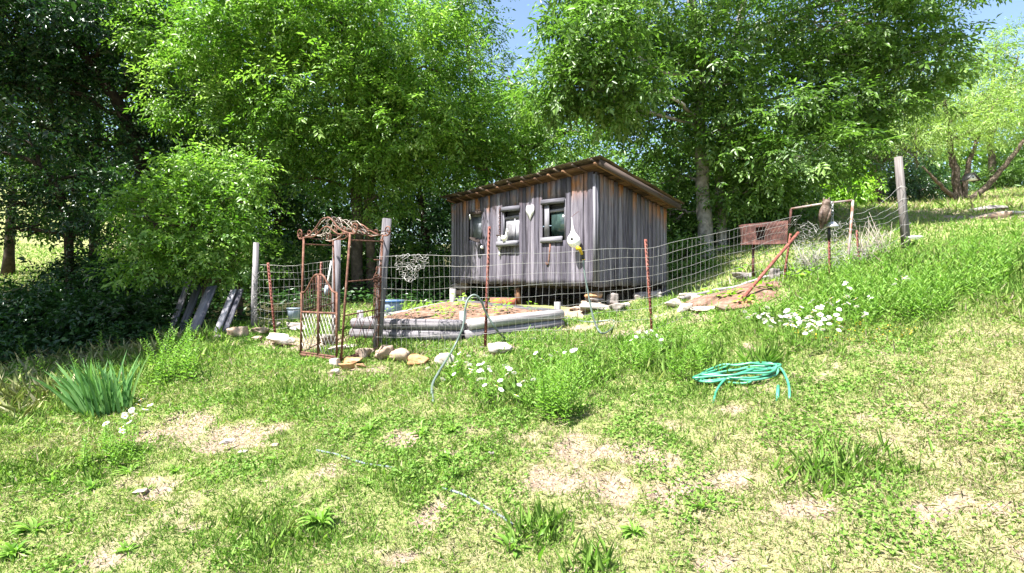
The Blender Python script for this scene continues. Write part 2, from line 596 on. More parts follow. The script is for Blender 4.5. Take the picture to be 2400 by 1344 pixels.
# ------------------------------------------------------------------ ground masks
BARE = [  # px, py, half width px, half height px, strength
    (570, 1010, 75, 28, 1.0), (395, 1005, 55, 26, 1.0), (455, 1010, 30, 18, .8), (600, 1030, 40, 18, .9), (760, 1115, 90, 20, .7), (700, 1150, 60, 22, .6), (660, 1150, 90, 30, .5),
    (940, 1035, 60, 22, .9), (1020, 1060, 90, 28, .8), (1330, 1055, 80, 30, .9), (1450, 1150, 60, 28, .85), (1340, 1115, 90, 26, .45), (1580, 1165, 60, 25, .9),
    (1720, 1130, 45, 22, .8), (990, 1190, 50, 18, 1), (1290, 1140, 60, 30, .8), (2390, 775, 45, 16, .9), (2230, 1170, 140, 22, .7), (2370, 1290, 70, 45, .8),
    (1700, 1315, 40, 20, 1), (950, 1290, 80, 20, .6), (490, 1210, 50, 14, .9), (230, 1300, 60, 14, .7), (400, 1160, 60, 16, .5), (850, 868, 50, 14, .8), (800, 880, 50, 16, .7),
    (330, 1135, 40, 10, .8), (500, 930, 22, 12, .7), (1780, 900, 70, 14, .6), (1700, 950, 50, 10, .6), (1890, 895, 40, 8, .7), (1750, 815, 26, 14, .9), (1520, 900, 40, 30, .5),
    (650, 800, 60, 12, .9), (720, 815, 40, 10, .7), (1140, 825, 70, 14, .9), (1470, 780, 40, 9, .7), (1380, 765, 70, 12, .8), (1560, 740, 60, 9, .5), (1740, 690, 110, 26, 1.1),
    (1200, 712, 170, 8, 1.2), (1430, 712, 60, 10, 1.0), (1330, 735, 50, 10, .8), (780, 800, 70, 14, .5), (1960, 640, 60, 8, .6), (2340, 510, 60, 8, .9), (1900, 480, 120, 8, .5),
    (1620, 790, 30, 9, .7), (1440, 760, 30, 8, .6), (1500, 1060, 60, 20, .4), (1900, 1190, 90, 22, .45), (2050, 1060, 80, 18, .35),
]
LUSH = [  # thicker, longer grass
    (2150, 640, 200, 75, 1.0), (2080, 720, 160, 45, .9), (1350, 870, 140, 50, .9), (1240, 930, 120, 40, .7), (1560, 840, 130, 50, .9), (1980, 690, 100, 35, .8), (1800, 760, 110, 30, .6),
    (690, 1270, 95, 30, .9), (240, 900, 160, 60, .5), (420, 850, 80, 30, .6), (1060, 870, 60, 40, .5), (980, 1090, 70, 40, .5), (1180, 1060, 60, 40, .4), (1960, 1100, 110, 30, .9), (2100, 1110, 40, 18, .6), (960, 800, 60, 16, .8),
    (250, 1080, 90, 30, .6), (40, 1120, 90, 40, .5), (1250, 1240, 40, 30, .8), (1380, 1330, 60, 25, .7), (2270, 490, 60, 10, .4),
    (1000, 1130, 90, 26, .5), (600, 1240, 120, 40, .4), (470, 790, 70, 14, .7), (700, 920, 160, 40, .35),
]


def blobs(lst):
    o = []
    for px, py, rw, rh, s in lst:
        c = ghit(px, py)
        a = ghit(px + rw, py)
        b = ghit(px, py - rh)
        d = ghit(px, py + rh)
        ru = np.linalg.norm(a - c)
        rv = max(.10, min(np.linalg.norm(b[:2] - c[:2]), np.linalg.norm(d[:2] - c[:2]) * 1.3))
        o.append((c[0], c[1], ru, rv, s))
    return o


BARE_W, LUSH_W = blobs(BARE), blobs(LUSH)


def field(lst, x, y):
    wx = x + (fbm(x * 3, y * 3, 21) - .5) * .5
    wy = y + (fbm(x * 3, y * 3, 33) - .5) * .5
    f = np.zeros_like(x)
    for cx, cy, ru, rv, s in lst:
        q = ((wx - cx) / ru) ** 2 + ((wy - cy) / rv) ** 2
        f = np.maximum(f, s * np.exp(-q * .9))
    return f


# the line where the mown bank ends and the shaded gully begins
_edge = np.array([ghit(a, b)[:2] for a, b in ((-400, 960), (0, 862), (150, 838), (300, 822), (400, 800), (470, 782), (530, 768))])


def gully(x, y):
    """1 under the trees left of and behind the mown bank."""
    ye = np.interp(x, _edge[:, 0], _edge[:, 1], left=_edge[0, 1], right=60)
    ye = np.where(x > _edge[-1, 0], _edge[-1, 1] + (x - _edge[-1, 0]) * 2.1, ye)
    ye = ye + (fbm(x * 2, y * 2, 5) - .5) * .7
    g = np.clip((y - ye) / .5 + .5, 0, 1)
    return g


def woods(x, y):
    """Dark floor: dead leaves under the trees, and tree shade painted in behind shed and arch."""
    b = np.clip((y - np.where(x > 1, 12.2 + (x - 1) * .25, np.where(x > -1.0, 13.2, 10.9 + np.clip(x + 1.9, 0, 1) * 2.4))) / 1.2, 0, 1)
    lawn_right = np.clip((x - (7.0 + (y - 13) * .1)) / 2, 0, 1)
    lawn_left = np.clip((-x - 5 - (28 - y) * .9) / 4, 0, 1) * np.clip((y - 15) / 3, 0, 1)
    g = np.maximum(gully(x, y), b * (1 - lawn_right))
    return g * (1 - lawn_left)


def bare(x, y):
    f = field(BARE_W, x, y)
    n = fbm(x * 1.7, y * 1.7, 41)
    n2 = fbm(x * 6, y * 6, 47)
    right = np.clip((x - 0.2) / 2.5, 0, 1) * np.clip((7 - y) / 2, 0, 1)
    return np.clip(f * 1.0 + (n - .5) * .85 + (n2 - .5) * 1.0 + right * .08 + .06, 0, 1)


def lush(x, y):
    return np.clip(field(LUSH_W, x, y), 0, 1)


def dryness(x, y):
    n = fbm(x * .8 + 5, y * .8, 61)
    right = np.clip((x + .8) / 3.0, 0, 1) * np.clip((6.6 - y) / 2, 0, 1)
    far = np.clip((y - 11) / 4, 0, 1) * (x > 5) * .35
    return np.clip(.12 + (n - .5) * .8 + right * .36 + far, 0, 1)


# ------------------------------------------------------------------ the ground sheet
def axis_lines(lo, hi, step, far):
    a = [lo + i * step for i in range(int((hi - lo) / step) + 1)]
    s = step
    l, r = [a[0]], [a[-1]]
    while l[-1] > -far:
        s *= 1.22
        l.append(l[-1] - s)
    s = step
    while r[-1] < far:
        s *= 1.22
        r.append(r[-1] + s)
    return np.array(sorted(l[1:] + a + r[1:]))


gx, gy = axis_lines(-9.5, 10.5, .075, 420), axis_lines(1.0, 15.0, .075, 420)
XX, YY = np.meshgrid(gx, gy)
xf, yf = XX.ravel(), YY.ravel()
zf = terrain(xf, yf)
# a bank washed out to bare earth: little scarps above the worn spots
nx_, ny_ = len(gx), len(gy)
ii = np.arange((ny_ - 1) * (nx_ - 1))
r_, c_ = ii // (nx_ - 1), ii % (nx_ - 1)
q0 = r_ * nx_ + c_
quads = np.stack([q0, q0 + 1, q0 + nx_ + 1, q0 + nx_], 1)
m, n, o = new_mat("bank_soil_and_turf")
co = N(n, "ShaderNodeTexCoord").outputs["Object"]
nb = noise(n, co, 3.0, 6, .6)
nf = noise(n, co, 38, 5, .7)
nf2 = noise(n, co, 110, 3, .7)
soil = ramp(n, nf, [(.28, (.13, .085, .06)), (.48, (.31, .23, .17)), (.72, (.46, .37, .29))]).outputs[0]
turf = ramp(n, nf2, [(.3, (.09, .115, .03)), (.5, (.22, .24, .085)), (.7, (.40, .35, .20))]).outputs[0]
dryt = ramp(n, nf2, [(.3, (.16, .125, .065)), (.5, (.30, .25, .145)), (.72, (.43, .36, .24))]).outputs[0]
litter_shade_col = ramp(n, nf, [(.3, (.018, .016, .009)), (.5, (.045, .045, .02)), (.72, (.10, .085, .045))]).outputs[0]
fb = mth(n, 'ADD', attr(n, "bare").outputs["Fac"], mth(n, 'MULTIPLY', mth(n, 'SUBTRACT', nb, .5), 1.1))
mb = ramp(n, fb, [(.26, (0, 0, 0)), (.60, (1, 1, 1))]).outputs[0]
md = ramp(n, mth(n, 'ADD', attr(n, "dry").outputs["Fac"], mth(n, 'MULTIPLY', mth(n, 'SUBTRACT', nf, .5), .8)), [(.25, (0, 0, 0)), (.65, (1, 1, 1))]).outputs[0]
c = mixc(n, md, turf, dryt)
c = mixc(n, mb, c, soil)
c = mixc(n, attr(n, "litter_shade").outputs["Fac"], c, litter_shade_col)  # dark dead-leaf colour; behind shed and arch it paints in tree shade
pb = N(n, "ShaderNodeBsdfPrincipled")
n.links.new(c, pb.inputs["Base Color"])
pb.inputs["Roughness"].default_value = .95
pb.inputs["Specular IOR Level"].default_value = .1
bp = N(n, "ShaderNodeBump")
bp.inputs["Strength"].default_value = .9
bp.inputs["Distance"].default_value = .03
n.links.new(mth(n, 'ADD', nf, mth(n, 'MULTIPLY', nf2, .5)), bp.inputs["Height"])
n.links.new(bp.outputs[0], pb.inputs["Normal"])
n.links.new(pb.outputs[0], o.inputs[0])
M['ground'] = m
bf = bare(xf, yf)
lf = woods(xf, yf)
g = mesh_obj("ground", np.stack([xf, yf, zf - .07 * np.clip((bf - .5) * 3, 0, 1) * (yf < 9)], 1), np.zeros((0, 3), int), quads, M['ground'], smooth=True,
             extra={"bare": bf * (1 - lush(xf, yf) * .7), "litter_shade": lf, "dry": dryness(xf, yf)})
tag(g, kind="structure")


# ------------------------------------------------------------------ leaf clouds
def leaf_mesh(name, pos, d, nn, L, W, mat, rnd, parent=None, fold=.12, bend=0.0, extra_mats=None, mi=None):
    """One kite-shaped leaf per row: base, two shoulders, tip; folded along its midrib."""
    d = nrm(d)
    s = nrm(np.cross(d, nn))
    nn = np.cross(s, d)
    L, W = L[:, None], W[:, None]
    b = pos
    t = pos + d * L - nn * (bend * L)
    m_ = pos + d * L * .42 + nn * L * .04
    l = m_ + s * W * .5 + nn * W * fold
    r = m_ - s * W * .5 + nn * W * fold
    n_ = len(pos)
    V = np.stack([b, l, t, r], 1).reshape(-1, 3)
    i = np.arange(n_) * 4
    T = np.stack([i, i + 2, i + 1, i, i + 3, i + 2], 1).reshape(-1, 3)
    return mesh_obj(name, V, T, np.zeros((0, 4), int), extra_mats or mat, parent, rnd=np.repeat(rnd, 2),
                    mi=None if mi is None else np.repeat(mi, 2))


def unit(n_, up=0.0):
    v = RS.normal(size=(n_, 3))
    v[:, 2] += up
    return nrm(v)


# ------------------------------------------------------------------ grass
def scatter(y0, y1, dens, wide=1.3):
    A = (y1 ** 2 - y0 ** 2) * wide
    n_ = int(A * dens)
    y = np.sqrt(RS.uniform(y0 ** 2, y1 ** 2, n_))
    x = RS.uniform(-wide, wide, n_) * y
    return x, y


GP, GD, GL, GW, GR = [], [], [], [], []
for y0, y1, dens, ls, ws in ((2.2, 3.4, 27000, .021, .0030), (3.4, 5.0, 17000, .025, .0036), (5.0, 7.0, 8500, .032, .0048), (7.0, 10.0, 3600, .044, .0075), (10, 15, 650, .07, .014), (15, 26, 200, .10, .028)):
    x, y = scatter(y0, y1, dens)
    b, lu, dr, ga = bare(x, y), lush(x, y), dryness(x, y), woods(x, y)
    pr = np.clip(1.2 - b * 1.85, .08, 1) * np.clip(.45 + fbm(x * 4, y * 4, 101, 3) * 1.1, .3, 1) + lu * .6
    if y0 < 15:
        pr = pr * (1 - .93 * ga)
    else:
        pr = pr * (1 - ga)
    # keep the beds, the shed's footing and the bank under it free of turf
    keep = RS.uniform(size=len(x)) < pr
    x, y, b, lu, dr = x[keep], y[keep], b[keep], lu[keep], dr[keep]
    k = len(x)
    clump = fbm(x * 9, y * 9, 71, 2)
    L = ls * RS.lognormal(0, .38, k) * (1 + lu * 1.5) * (.6 + .9 * clump)
    W = ws * RS.uniform(.6, 1.5, k) * (1 - .35 * lu)
    flat = RS.uniform(size=k) < .30
    d = unit(k, 1.3)
    d[flat] = nrm(d[flat] * np.array([1, 1, .25]) + np.array([0, 0, .06]))
    W[flat] *= 1.25
    L[flat] *= .8
    dead = RS.uniform(size=k) < np.clip(dr * .8 + b * .2 - lu * .5, .03, .9)
    yel = fbm(x * 2.2, y * 2.2, 81)
    rn = np.where(dead, RS.uniform(.62, 1.0, k), np.clip(RS.normal(.22 + (yel - .5) * .55 + dr * .22, .15, k), 0, .66))
    GP.append(np.stack([x, y, terrain(x, y) - .006], 1)); GD.append(d); GL.append(L); GW.append(W); GR.append(rn)
# clover and other low broad leaves in drifts, and straw lying flat
x, y = scatter(2.2, 9.5, 2600)
cl = fbm(x * 1.9 + 3, y * 1.9, 131, 3)
keep = (RS.uniform(size=len(x)) < np.clip((cl - .50) * 5, 0, 1)) & (woods(x, y) < .3) & (RS.uniform(size=len(x)) < 1.1 - bare(x, y))
x, y = x[keep], y[keep]
k = len(x)
d = unit(k); d[:, 2] = np.abs(d[:, 2]) * .25
L = RS.uniform(.012, .03, k) * (1 + .05 * y)
GP.append(np.stack([x, y, terrain(x, y) + RS.uniform(.004, .035, k)], 1)); GD.append(d); GL.append(L); GW.append(L * RS.uniform(.5, .95, k)); GR.append(np.clip(RS.normal(.12, .12, k), 0, .5))
x, y = scatter(2.2, 8.0, 900)
keep = (RS.uniform(size=len(x)) < .25 + dryness(x, y)) & (woods(x, y) < .3)
x, y = x[keep], y[keep]
k = len(x)
d = unit(k); d[:, 2] = np.abs(d[:, 2]) * .12
GP.append(np.stack([x, y, terrain(x, y) + RS.uniform(.002, .02, k)], 1)); GD.append(d); GL.append(RS.uniform(.03, .08, k)); GW.append(RS.uniform(.0010, .0020, k) * (1 + .06 * y)); GR.append(RS.uniform(.62, .9, k))
GP, GD, GL, GW, GR = map(np.concatenate, (GP, GD, GL, GW, GR))


def in_bed(x, y):
    """Raised bed and planted patch, filled in by the garden code."""
    return np.zeros(len(x), bool)


def grass_build(mask):
    k = ~mask
    sd = unit(len(GP))
    o_ = leaf_mesh("grass", GP[k], GD[k], sd[k], GL[k], GW[k], LEAF['grass'], GR[k], fold=.2, bend=.22)
    tag(o_, "short patchy green and straw coloured turf on the sloping bank", "grass", kind="stuff")
    print("grass blades", k.sum())
# ------------------------------------------------------------------ trees
def crown_leaves(blobs_, per_cluster=14, leaves=7, ll=.10, lw=.036, step=.055, cl_r=.42, flat=.45, droop=.3, shell=.55, updown=.35, rsd=.16):
    """blobs_: (centre, radii(3), clusters). Sprays of leaves on short twigs, gathered in loose clumps."""
    Ps, Ds, Ns, Ls, Ws, Rn = [], [], [], [], [], []
    tips = []
    for c, rad, k in blobs_:
        c, rad = np.asarray(c), np.asarray(rad)
        u = unit(k)
        rr = RS.uniform(0, 1, k) ** (1 / 3)
        rr = shell + (1 - shell) * rr if shell > 0 else rr
        rr = np.where(RS.uniform(size=k) < .25, RS.uniform(.2, .9, k), rr)
        cc = c + u * rr[:, None] * rad
        tips.append((c, cc))
        kr = cl_r * RS.lognormal(0, .3, k)
        cr = np.clip(RS.normal(.5, rsd, k), 0, 1)
        S = k * per_cluster
        ci = np.repeat(np.arange(k), per_cluster)
        off = RS.normal(size=(S, 3)) * np.array([.6, .6, flat * .6]) * kr[ci][:, None]
        o_ = cc[ci] + off
        d = nrm(u[ci] * .5 + nrm(off) * .5 + RS.normal(size=(S, 3)) * .45 + np.array([0, 0, -droop]))
        up = nrm(np.array([0, 0, 1.0]) + RS.normal(size=(S, 3)) * updown)
        s = nrm(np.cross(d, up))
        up = np.cross(s, d)
        j = np.arange(leaves)
        side = np.where(j % 2 == 0, 1., -1.)
        side[-1] = 0
        a = (j + .3) * step
        p = o_[:, None, :] + d[:, None, :] * a[None, :, None]
        ld = nrm(d[:, None, :] * np.where(side == 0, 1, .55)[None, :, None] + s[:, None, :] * (side * .8)[None, :, None] + np.array([0, 0, -.2]) + RS.normal(size=(S, leaves, 3)) * .22)
        ln = nrm(up[:, None, :] + RS.normal(size=(S, leaves, 3)) * .38)
        M_ = S * leaves
        Ps.append(p.reshape(-1, 3)); Ds.append(ld.reshape(-1, 3)); Ns.append(ln.reshape(-1, 3))
        sz = np.repeat(np.clip(RS.lognormal(0, .28, S), .5, 1.6), leaves) * RS.uniform(.75, 1.2, M_)
        Ls.append(ll * sz); Ws.append(lw * sz)
        Rn.append(np.clip(np.repeat(cr[ci], leaves) + RS.normal(0, .12, M_), 0, 1))
    return [np.concatenate(q) for q in (Ps, Ds, Ns, Ls, Ws, Rn)], tips


def bend_path(a, b, n_=7, amp=.08, sag=0.0):
    a, b = np.asarray(a, float), np.asarray(b, float)
    t = np.linspace(0, 1, n_)[:, None]
    p = a + (b - a) * t
    L = np.linalg.norm(b - a)
    w_ = np.cumsum(RS.normal(size=(n_, 3)) * amp * L / n_, axis=0)
    w_ = w_ - t * w_[-1]
    p = p + w_ * 1.0
    p[:, 2] += sag * L * (4 * t[:, 0] * (1 - t[:, 0]))
    return p


def tree(name, label, cat, base, stems, blobs_, leafm, barkm, group=None, twigs=7, limb_r=.06, **kw):
    """stems: list of (points, radii) for trunks; limbs run from them to every blob of the crown."""
    t = thing(name, label, cat, base, group)
    data, tips = crown_leaves(blobs_, **kw)
    tr = MB()
    allp = []
    for pts, rad in stems:
        pts = np.asarray(pts, float)
        k = np.linspace(0, len(pts) - 1, max(8, 4 * len(pts)))
        pp = np.stack([np.interp(k, np.arange(len(pts)), pts[:, i]) for i in range(3)], 1)
        pp[1:-1] += RS.normal(size=(len(pp) - 2, 3)) * .015
        rr = np.interp(k, np.arange(len(pts)), rad)
        rr[0] *= 1.35
        tr.tube(pp, rr, 9, rough=.08)
        allp.append((pp, rr))
    lm = tr
    pp = np.concatenate([a[0] for a in allp])
    rr = np.concatenate([a[1] for a in allp])
    for c, cc in tips:
        d = np.linalg.norm(pp - c, axis=1) + np.where(pp[:, 2] > c[2] - .1, 1.5, 0)
        i = int(np.argmin(d))
        r0 = min(rr[i] * .7, limb_r)
        path = bend_path(pp[i], c, 8, .35, .05)
        lm.tube(path, np.linspace(r0, r0 * .45, 8), 6)
        for q in cc[RS.permutation(len(cc))[:twigs]]:
            st = path[RS.randint(3, 8)]
            lm.tube(bend_path(st, q, 6, .35), np.linspace(r0 * .36, .006, 6), 5)
    tr.build("trunk", barkm, t, smooth=True)
    leaf_mesh("crown", *data[:3], data[3], data[4], leafm, data[5], t, bend=.12)
    print(name, len(data[0]))
    return t


def B(px, py, Y, rx, ry, k, rd=None):
    """A piece of crown given by its place in the view, its distance and its extent."""
    rx_, ry_ = rx / F * Y, ry / F * Y
    return (P(px, py, Y), (rx_, rd if rd else (rx_ + ry_) * .55, ry_), k)


def stem(*pp):
    return [P(*q) for q in pp]


def foot(px, Y):
    x = (px - CX) / F * Y
    return np.array([x, Y, tz(x, Y) - .08])


DENS = 1.3


def KB(lst, scale=1.0):
    """Crown pieces whose number of leaf clumps follows the area each shows."""
    o_ = []
    for px, py, Y, rx, ry, k in lst:
        o_.append(B(px, py, Y, rx, ry, max(4, int(k * scale * DENS))))
    return o_


# the big light-barked tree right of the shed: two trunks
b0 = foot(1652, 13.6)
b1 = foot(1690, 13.9)
tree("broadleaf_tree", "tall spreading tree with two pale grey trunks standing right of the shed", "tree", b0,
     [([b0, P(1650, 480, 13.6), P(1640, 330, 13.6), P(1640, 180, 13.6), P(1625, 20, 13.5), P(1600, -180, 13.5)], [.21, .17, .145, .125, .10, .06]),
      ([b1, P(1688, 520, 13.9), P(1686, 380, 13.9), P(1695, 200, 14.0), P(1740, 20, 14.0), P(1790, -160, 14.0)], [.145, .125, .115, .10, .08, .05])],
     KB([(1380, 80, 11.0, 90, 90, 40), (1430, 200, 11.3, 120, 70, 38), (1500, 60, 13.2, 170, 110, 46), (1300, 220, 11.4, 45, 50, 12), (1700, 40, 13.2, 200, 110, 56), (1600, 200, 14.4, 170, 110, 40),
         (1790, 260, 13.2, 170, 100, 46), (1950, 50, 13.0, 200, 80, 50), (2090, 70, 12.6, 130, 80, 38), (2180, 150, 12.4, 90, 60, 18), (1860, 370, 12.8, 170, 50, 36), (2020, 250, 12.8, 130, 50, 30),
         (1980, 160, 13.0, 110, 50, 18), (1600, 330, 14.6, 120, 50, 18), (1560, 420, 14.8, 110, 45, 20), (1770, 440, 13.4, 110, 50, 30), (1700, 500, 14.6, 110, 60, 22), (1560, 500, 15.0, 90, 60, 16),
         (1480, 280, 14.4, 60, 50, 8), (2260, -25, 12.4, 90, 24, 9), (1840, 480, 14.4, 70, 40, 10), (1660, 180, 12.6, 110, 60, 20), (1690, 300, 12.9, 70, 40, 9), (1740, -150, 13.4, 420, 130, 90), (1380, -110, 11.5, 140, 90, 26), (2120, -110, 12.6, 240, 90, 36)]),
     LEAF['mid'], M['barkpale'], per_cluster=16, leaves=7, ll=.125, lw=.047, step=.06, cl_r=.36, flat=.30, limb_r=.045)

# the bright tree left of the shed
b0 = foot(838, 14.2)
b1 = foot(872, 14.4)
tree("bright_leafed_tree", "tall bright yellow green tree filling the middle left of the wood's edge", "tree", b0,
     [([b0, P(836, 480, 14.2), P(835, 330, 14.1), P(870, 200, 13.8), P(895, 60, 13.6), P(905, -160, 13.5)], [.16, .14, .12, .10, .08, .04]),
      ([b1, P(862, 480, 14.3), P(880, 360, 14.2), P(800, 190, 13.8), P(640, 90, 13.4), P(560, 20, 13.2)], [.13, .11, .10, .085, .06, .03])],
     KB([(700, 60, 12.8, 190, 100, 62), (900, 90, 12.7, 190, 110, 66), (1030, 170, 13.0, 100, 110, 36), (550, 110, 12.8, 150, 110, 46), (480, 220, 12.8, 110, 90, 30), (760, 230, 12.7, 170, 100, 56),
         (960, 290, 12.9, 150, 90, 44), (620, 300, 13.0, 130, 80, 30), (1100, 300, 13.4, 90, 60, 18), (880, 380, 13.2, 110, 60, 20), (1020, 390, 13.6, 100, 45, 16), (770, 330, 13.3, 100, 60, 18),
         (400, 60, 13.0, 90, 80, 18), (880, 460, 13.5, 60, 50, 8), (1140, 395, 14.0, 60, 30, 7), (700, 420, 13.7, 80, 45, 9), (780, -130, 13.2, 400, 90, 50), (770, 40, 12.3, 130, 90, 26)]),
     LEAF['bright'], M['bark'], per_cluster=26, leaves=7, ll=.098, lw=.038, step=.05, cl_r=.36, flat=.40, limb_r=.055, droop=.12)

# the young tree between them, over the shed roof
b0 = foot(1235, 16.0)
tree("pale_leafed_tree", "light green young tree rising behind the shed roof between two taller trees", "tree", b0,
     [([b0, P(1240, 400, 15.8), P(1225, 270, 15.5), P(1190, 180, 15.3)], [.11, .09, .06, .03])],
     KB([(1180, 290, 14.6, 110, 70, 36), (1290, 330, 14.8, 90, 45, 24), (1240, 265, 14.8, 60, 40, 10), (1120, 400, 15.0, 70, 45, 12), (1330, 260, 15.0, 60, 45, 9), (1180, 350, 15, 90, 50, 16), (1380, 310, 15.2, 60, 40, 8)]),
     LEAF['bright'], M['bark'], per_cluster=14, leaves=7, ll=.10, lw=.036, step=.055, cl_r=.42, flat=.42)

# the small bright tree that leans out over the stacked planks
b0 = foot(565, 10.6)
tree("small_bright_tree", "small bright green tree leaning out over the grey planks at the bank's edge", "tree", b0,
     [([b0, P(555, 640, 10.5), P(520, 540, 10.3), P(470, 470, 10.0), P(430, 420, 9.8)], [.06, .05, .04, .028, .012])],
     KB([(480, 410, 9.9, 70, 32, 18), (400, 465, 9.6, 65, 34, 16), (520, 480, 9.9, 80, 55, 28), (360, 545, 9.5, 50, 22, 9), (470, 560, 9.7, 90, 55, 28), (560, 420, 10.2, 40, 45, 11), (345, 625, 9.4, 38, 10, 6), (320, 570, 9.4, 24, 14, 4),
         (500, 630, 10.0, 80, 30, 16), (560, 560, 10.3, 40, 70, 16), (430, 620, 9.8, 50, 35, 10), (330, 470, 9.4, 24, 18, 4), (302, 585, 9.3, 14, 8, 3), (310, 640, 9.3, 14, 6, 3), (440, 375, 9.8, 26, 12, 4), (520, 372, 10.1, 30, 14, 5), (590, 385, 10.3, 20, 18, 4), (305, 500, 9.3, 12, 10, 3)]),
     LEAF['bright'], M['bark'], per_cluster=13, leaves=6, ll=.075, lw=.034, step=.045, cl_r=.26, flat=.5, limb_r=.025)

# the leaning dark tree at the far left, and the low-limbed one before it
b0 = foot(385, 14.5)
tree("leaning_tree", "dark glossy leaved tree whose trunk leans out to the left over the gully", "tree", b0,
     [([b0, P(335, 385, 14.4), P(275, 240, 14.2), P(190, 120, 14.0), P(110, 20, 13.8)], [.19, .16, .14, .11, .06])],
     KB([(120, 60, 13.4, 150, 80, 42), (300, 30, 13.6, 120, 70, 34), (60, 200, 13.4, 110, 70, 30), (210, 150, 14.9, 120, 80, 30), (380, 170, 14.8, 80, 90, 24), (170, 320, 13.8, 150, 60, 26), (400, 310, 15.0, 80, 60, 18), (430, 400, 14.6, 80, 50, 14), (-60, 60, 13.4, 120, 120, 24),
         (150, -90, 13.2, 260, 90, 40)]),
     LEAF['dark'], M['barkdark'], per_cluster=13, leaves=6, ll=.13, lw=.058, step=.07, cl_r=.45, flat=.4)
b0 = foot(165, 12.4)
tree("low_limbed_tree", "dark low limbed tree with bare boughs reaching left across the sunny gap", "tree", b0,
     [([b0, P(160, 520, 12.3), P(120, 410, 12.2), P(60, 370, 12.0), P(-40, 350, 11.9)], [.10, .09, .06, .045, .02]),
      ([P(150, 470, 12.3), P(105, 405, 12.1), P(80, 350, 12.0), P(60, 300, 12.0)], [.05, .045, .03, .015])],
     KB([(60, 330, 12.0, 90, 30, 12), (180, 440, 12.2, 90, 50, 20), (30, 420, 11.8, 60, 20, 6), (190, 530, 12.2, 100, 40, 16), (250, 400, 12.9, 60, 50, 12), (50, 480, 12.2, 70, 22, 9), (20, 540, 12.0, 50, 20, 5)]),
     LEAF['dark'], M['barkdark'], per_cluster=11, leaves=6, ll=.10, lw=.045, step=.055, cl_r=.34, flat=.4)

# tall trees out of the picture on the left: they shade the gully
for i, (x, y, h, r) in enumerate(((-12.1, 6.6, 11.0, 3.0), (-16.5, 10.0, 14.5, 3.6), (-17.5, 15.0, 16, 3.8))):
    b0 = np.array([x, y, tz(x, y) - .1])
    tree("shade_tree", ("tall dark tree nearest the camera beyond the left end of the bank", "tall dark tree in the middle beyond the left end of the bank", "tall dark tree farthest back beyond the left end of the bank")[i], "tree", b0,
         [([b0, b0 + [.2, .1, h * .5], b0 + [0, 0, h]], [.25, .18, .06])],
         ([(np.array([-8.9, 7.2, 7.4]), (1.2, 1.2, 1.2), 40)] if i == 0 else []) + [(b0 + [0, 0, h * .78], (r, r, h * .22), 110), (b0 + [r * .3, 0, h * .5], (r * 1.05, r, h * .2), 100), (b0 + [-.5, .5, h * .95], (r * .7, r * .7, h * .15), 50)],  # first tree: unseen crown piece added to shade the leaning planks
         LEAF['dark'], M['barkdark'], group="tall trees beyond the left end of the bank", per_cluster=11, leaves=6, ll=.19, lw=.09, step=.1, cl_r=.6, flat=.4)

# the wood behind: tall trunks and dark crowns closing the view
WOOD = [  # px of trunk, Y, crown bits, label
    (20, 20.5, [(20, 120, 20, 150, 150, 50), (60, -50, 20, 160, 100, 30), (-60, 260, 20, 110, 80, 18)], "dark wood tree at the far left edge behind the leaning tree"),
    (215, 18.5, [(220, 120, 18.5, 150, 140, 52), (230, 300, 18.5, 140, 80, 30), (200, -60, 18, 160, 90, 28), (260, 420, 18.5, 120, 60, 22), (110, 400, 19, 90, 45, 26), (130, 500, 19, 70, 40, 20), (330, 500, 18, 100, 60, 24)], "wood tree standing behind the leaning trunk"),
    (440, 17.5, [(450, 200, 17.5, 150, 150, 50), (440, 390, 17.5, 140, 80, 34), (430, 20, 17.5, 150, 110, 30), (470, 500, 17.5, 120, 70, 24)], "dark wood tree behind the small bright tree"),
    (640, 17.0, [(640, 300, 17, 150, 120, 44), (640, 480, 17, 140, 90, 36), (650, 120, 17.4, 160, 110, 30), (600, 590, 17, 120, 60, 22)], "dark wood tree behind the rusty garden arch"),
    (770, 18.5, [(780, 400, 18.5, 140, 100, 36), (780, 540, 18.5, 130, 80, 30), (790, 230, 18.5, 140, 100, 24)], "slim dark wood tree showing above the rusty garden arch"),
    (985, 17.0, [(980, 420, 17, 130, 90, 34), (980, 550, 17, 130, 80, 34), (1000, 270, 17, 130, 100, 30), (930, 630, 16.5, 110, 60, 20)], "dark wood tree close to the left end of the shed"),
    (700, 24.0, [(700, 520, 24, 160, 80, 44), (560, 560, 24, 120, 60, 28), (640, 420, 24, 120, 70, 20)], "bushy wood tree far behind the side fence"),
    (900, 25.0, [(900, 550, 25, 140, 70, 40), (1000, 490, 25, 120, 70, 28), (820, 600, 24, 120, 40, 22)], "bushy wood tree far behind the chicken wire scrap"),
    (1130, 22.0, [(1090, 60, 21.5, 70, 90, 26), (1080, -60, 21.5, 90, 90, 20), (1110, 230, 22, 130, 110, 26)], "tall dark tree top showing against the sky above the shed"),
    (1180, 19.0, [(1180, 430, 19, 130, 80, 30), (1080, 490, 18.5, 90, 90, 22), (1300, 400, 19.5, 120, 50, 20)], "low wood tree behind the left half of the shed roof"),
    (1500, 21.0, [(1480, 420, 21, 140, 60, 26), (1600, 470, 21, 130, 80, 30), (1520, 540, 20, 110, 60, 20)], "wood tree behind the right end of the shed roof"),
    (1760, 22.0, [(1750, 400, 22, 120, 60, 20), (1800, 455, 21, 90, 45, 18)], "wood tree behind the fence right of the two pale trunks"),
]
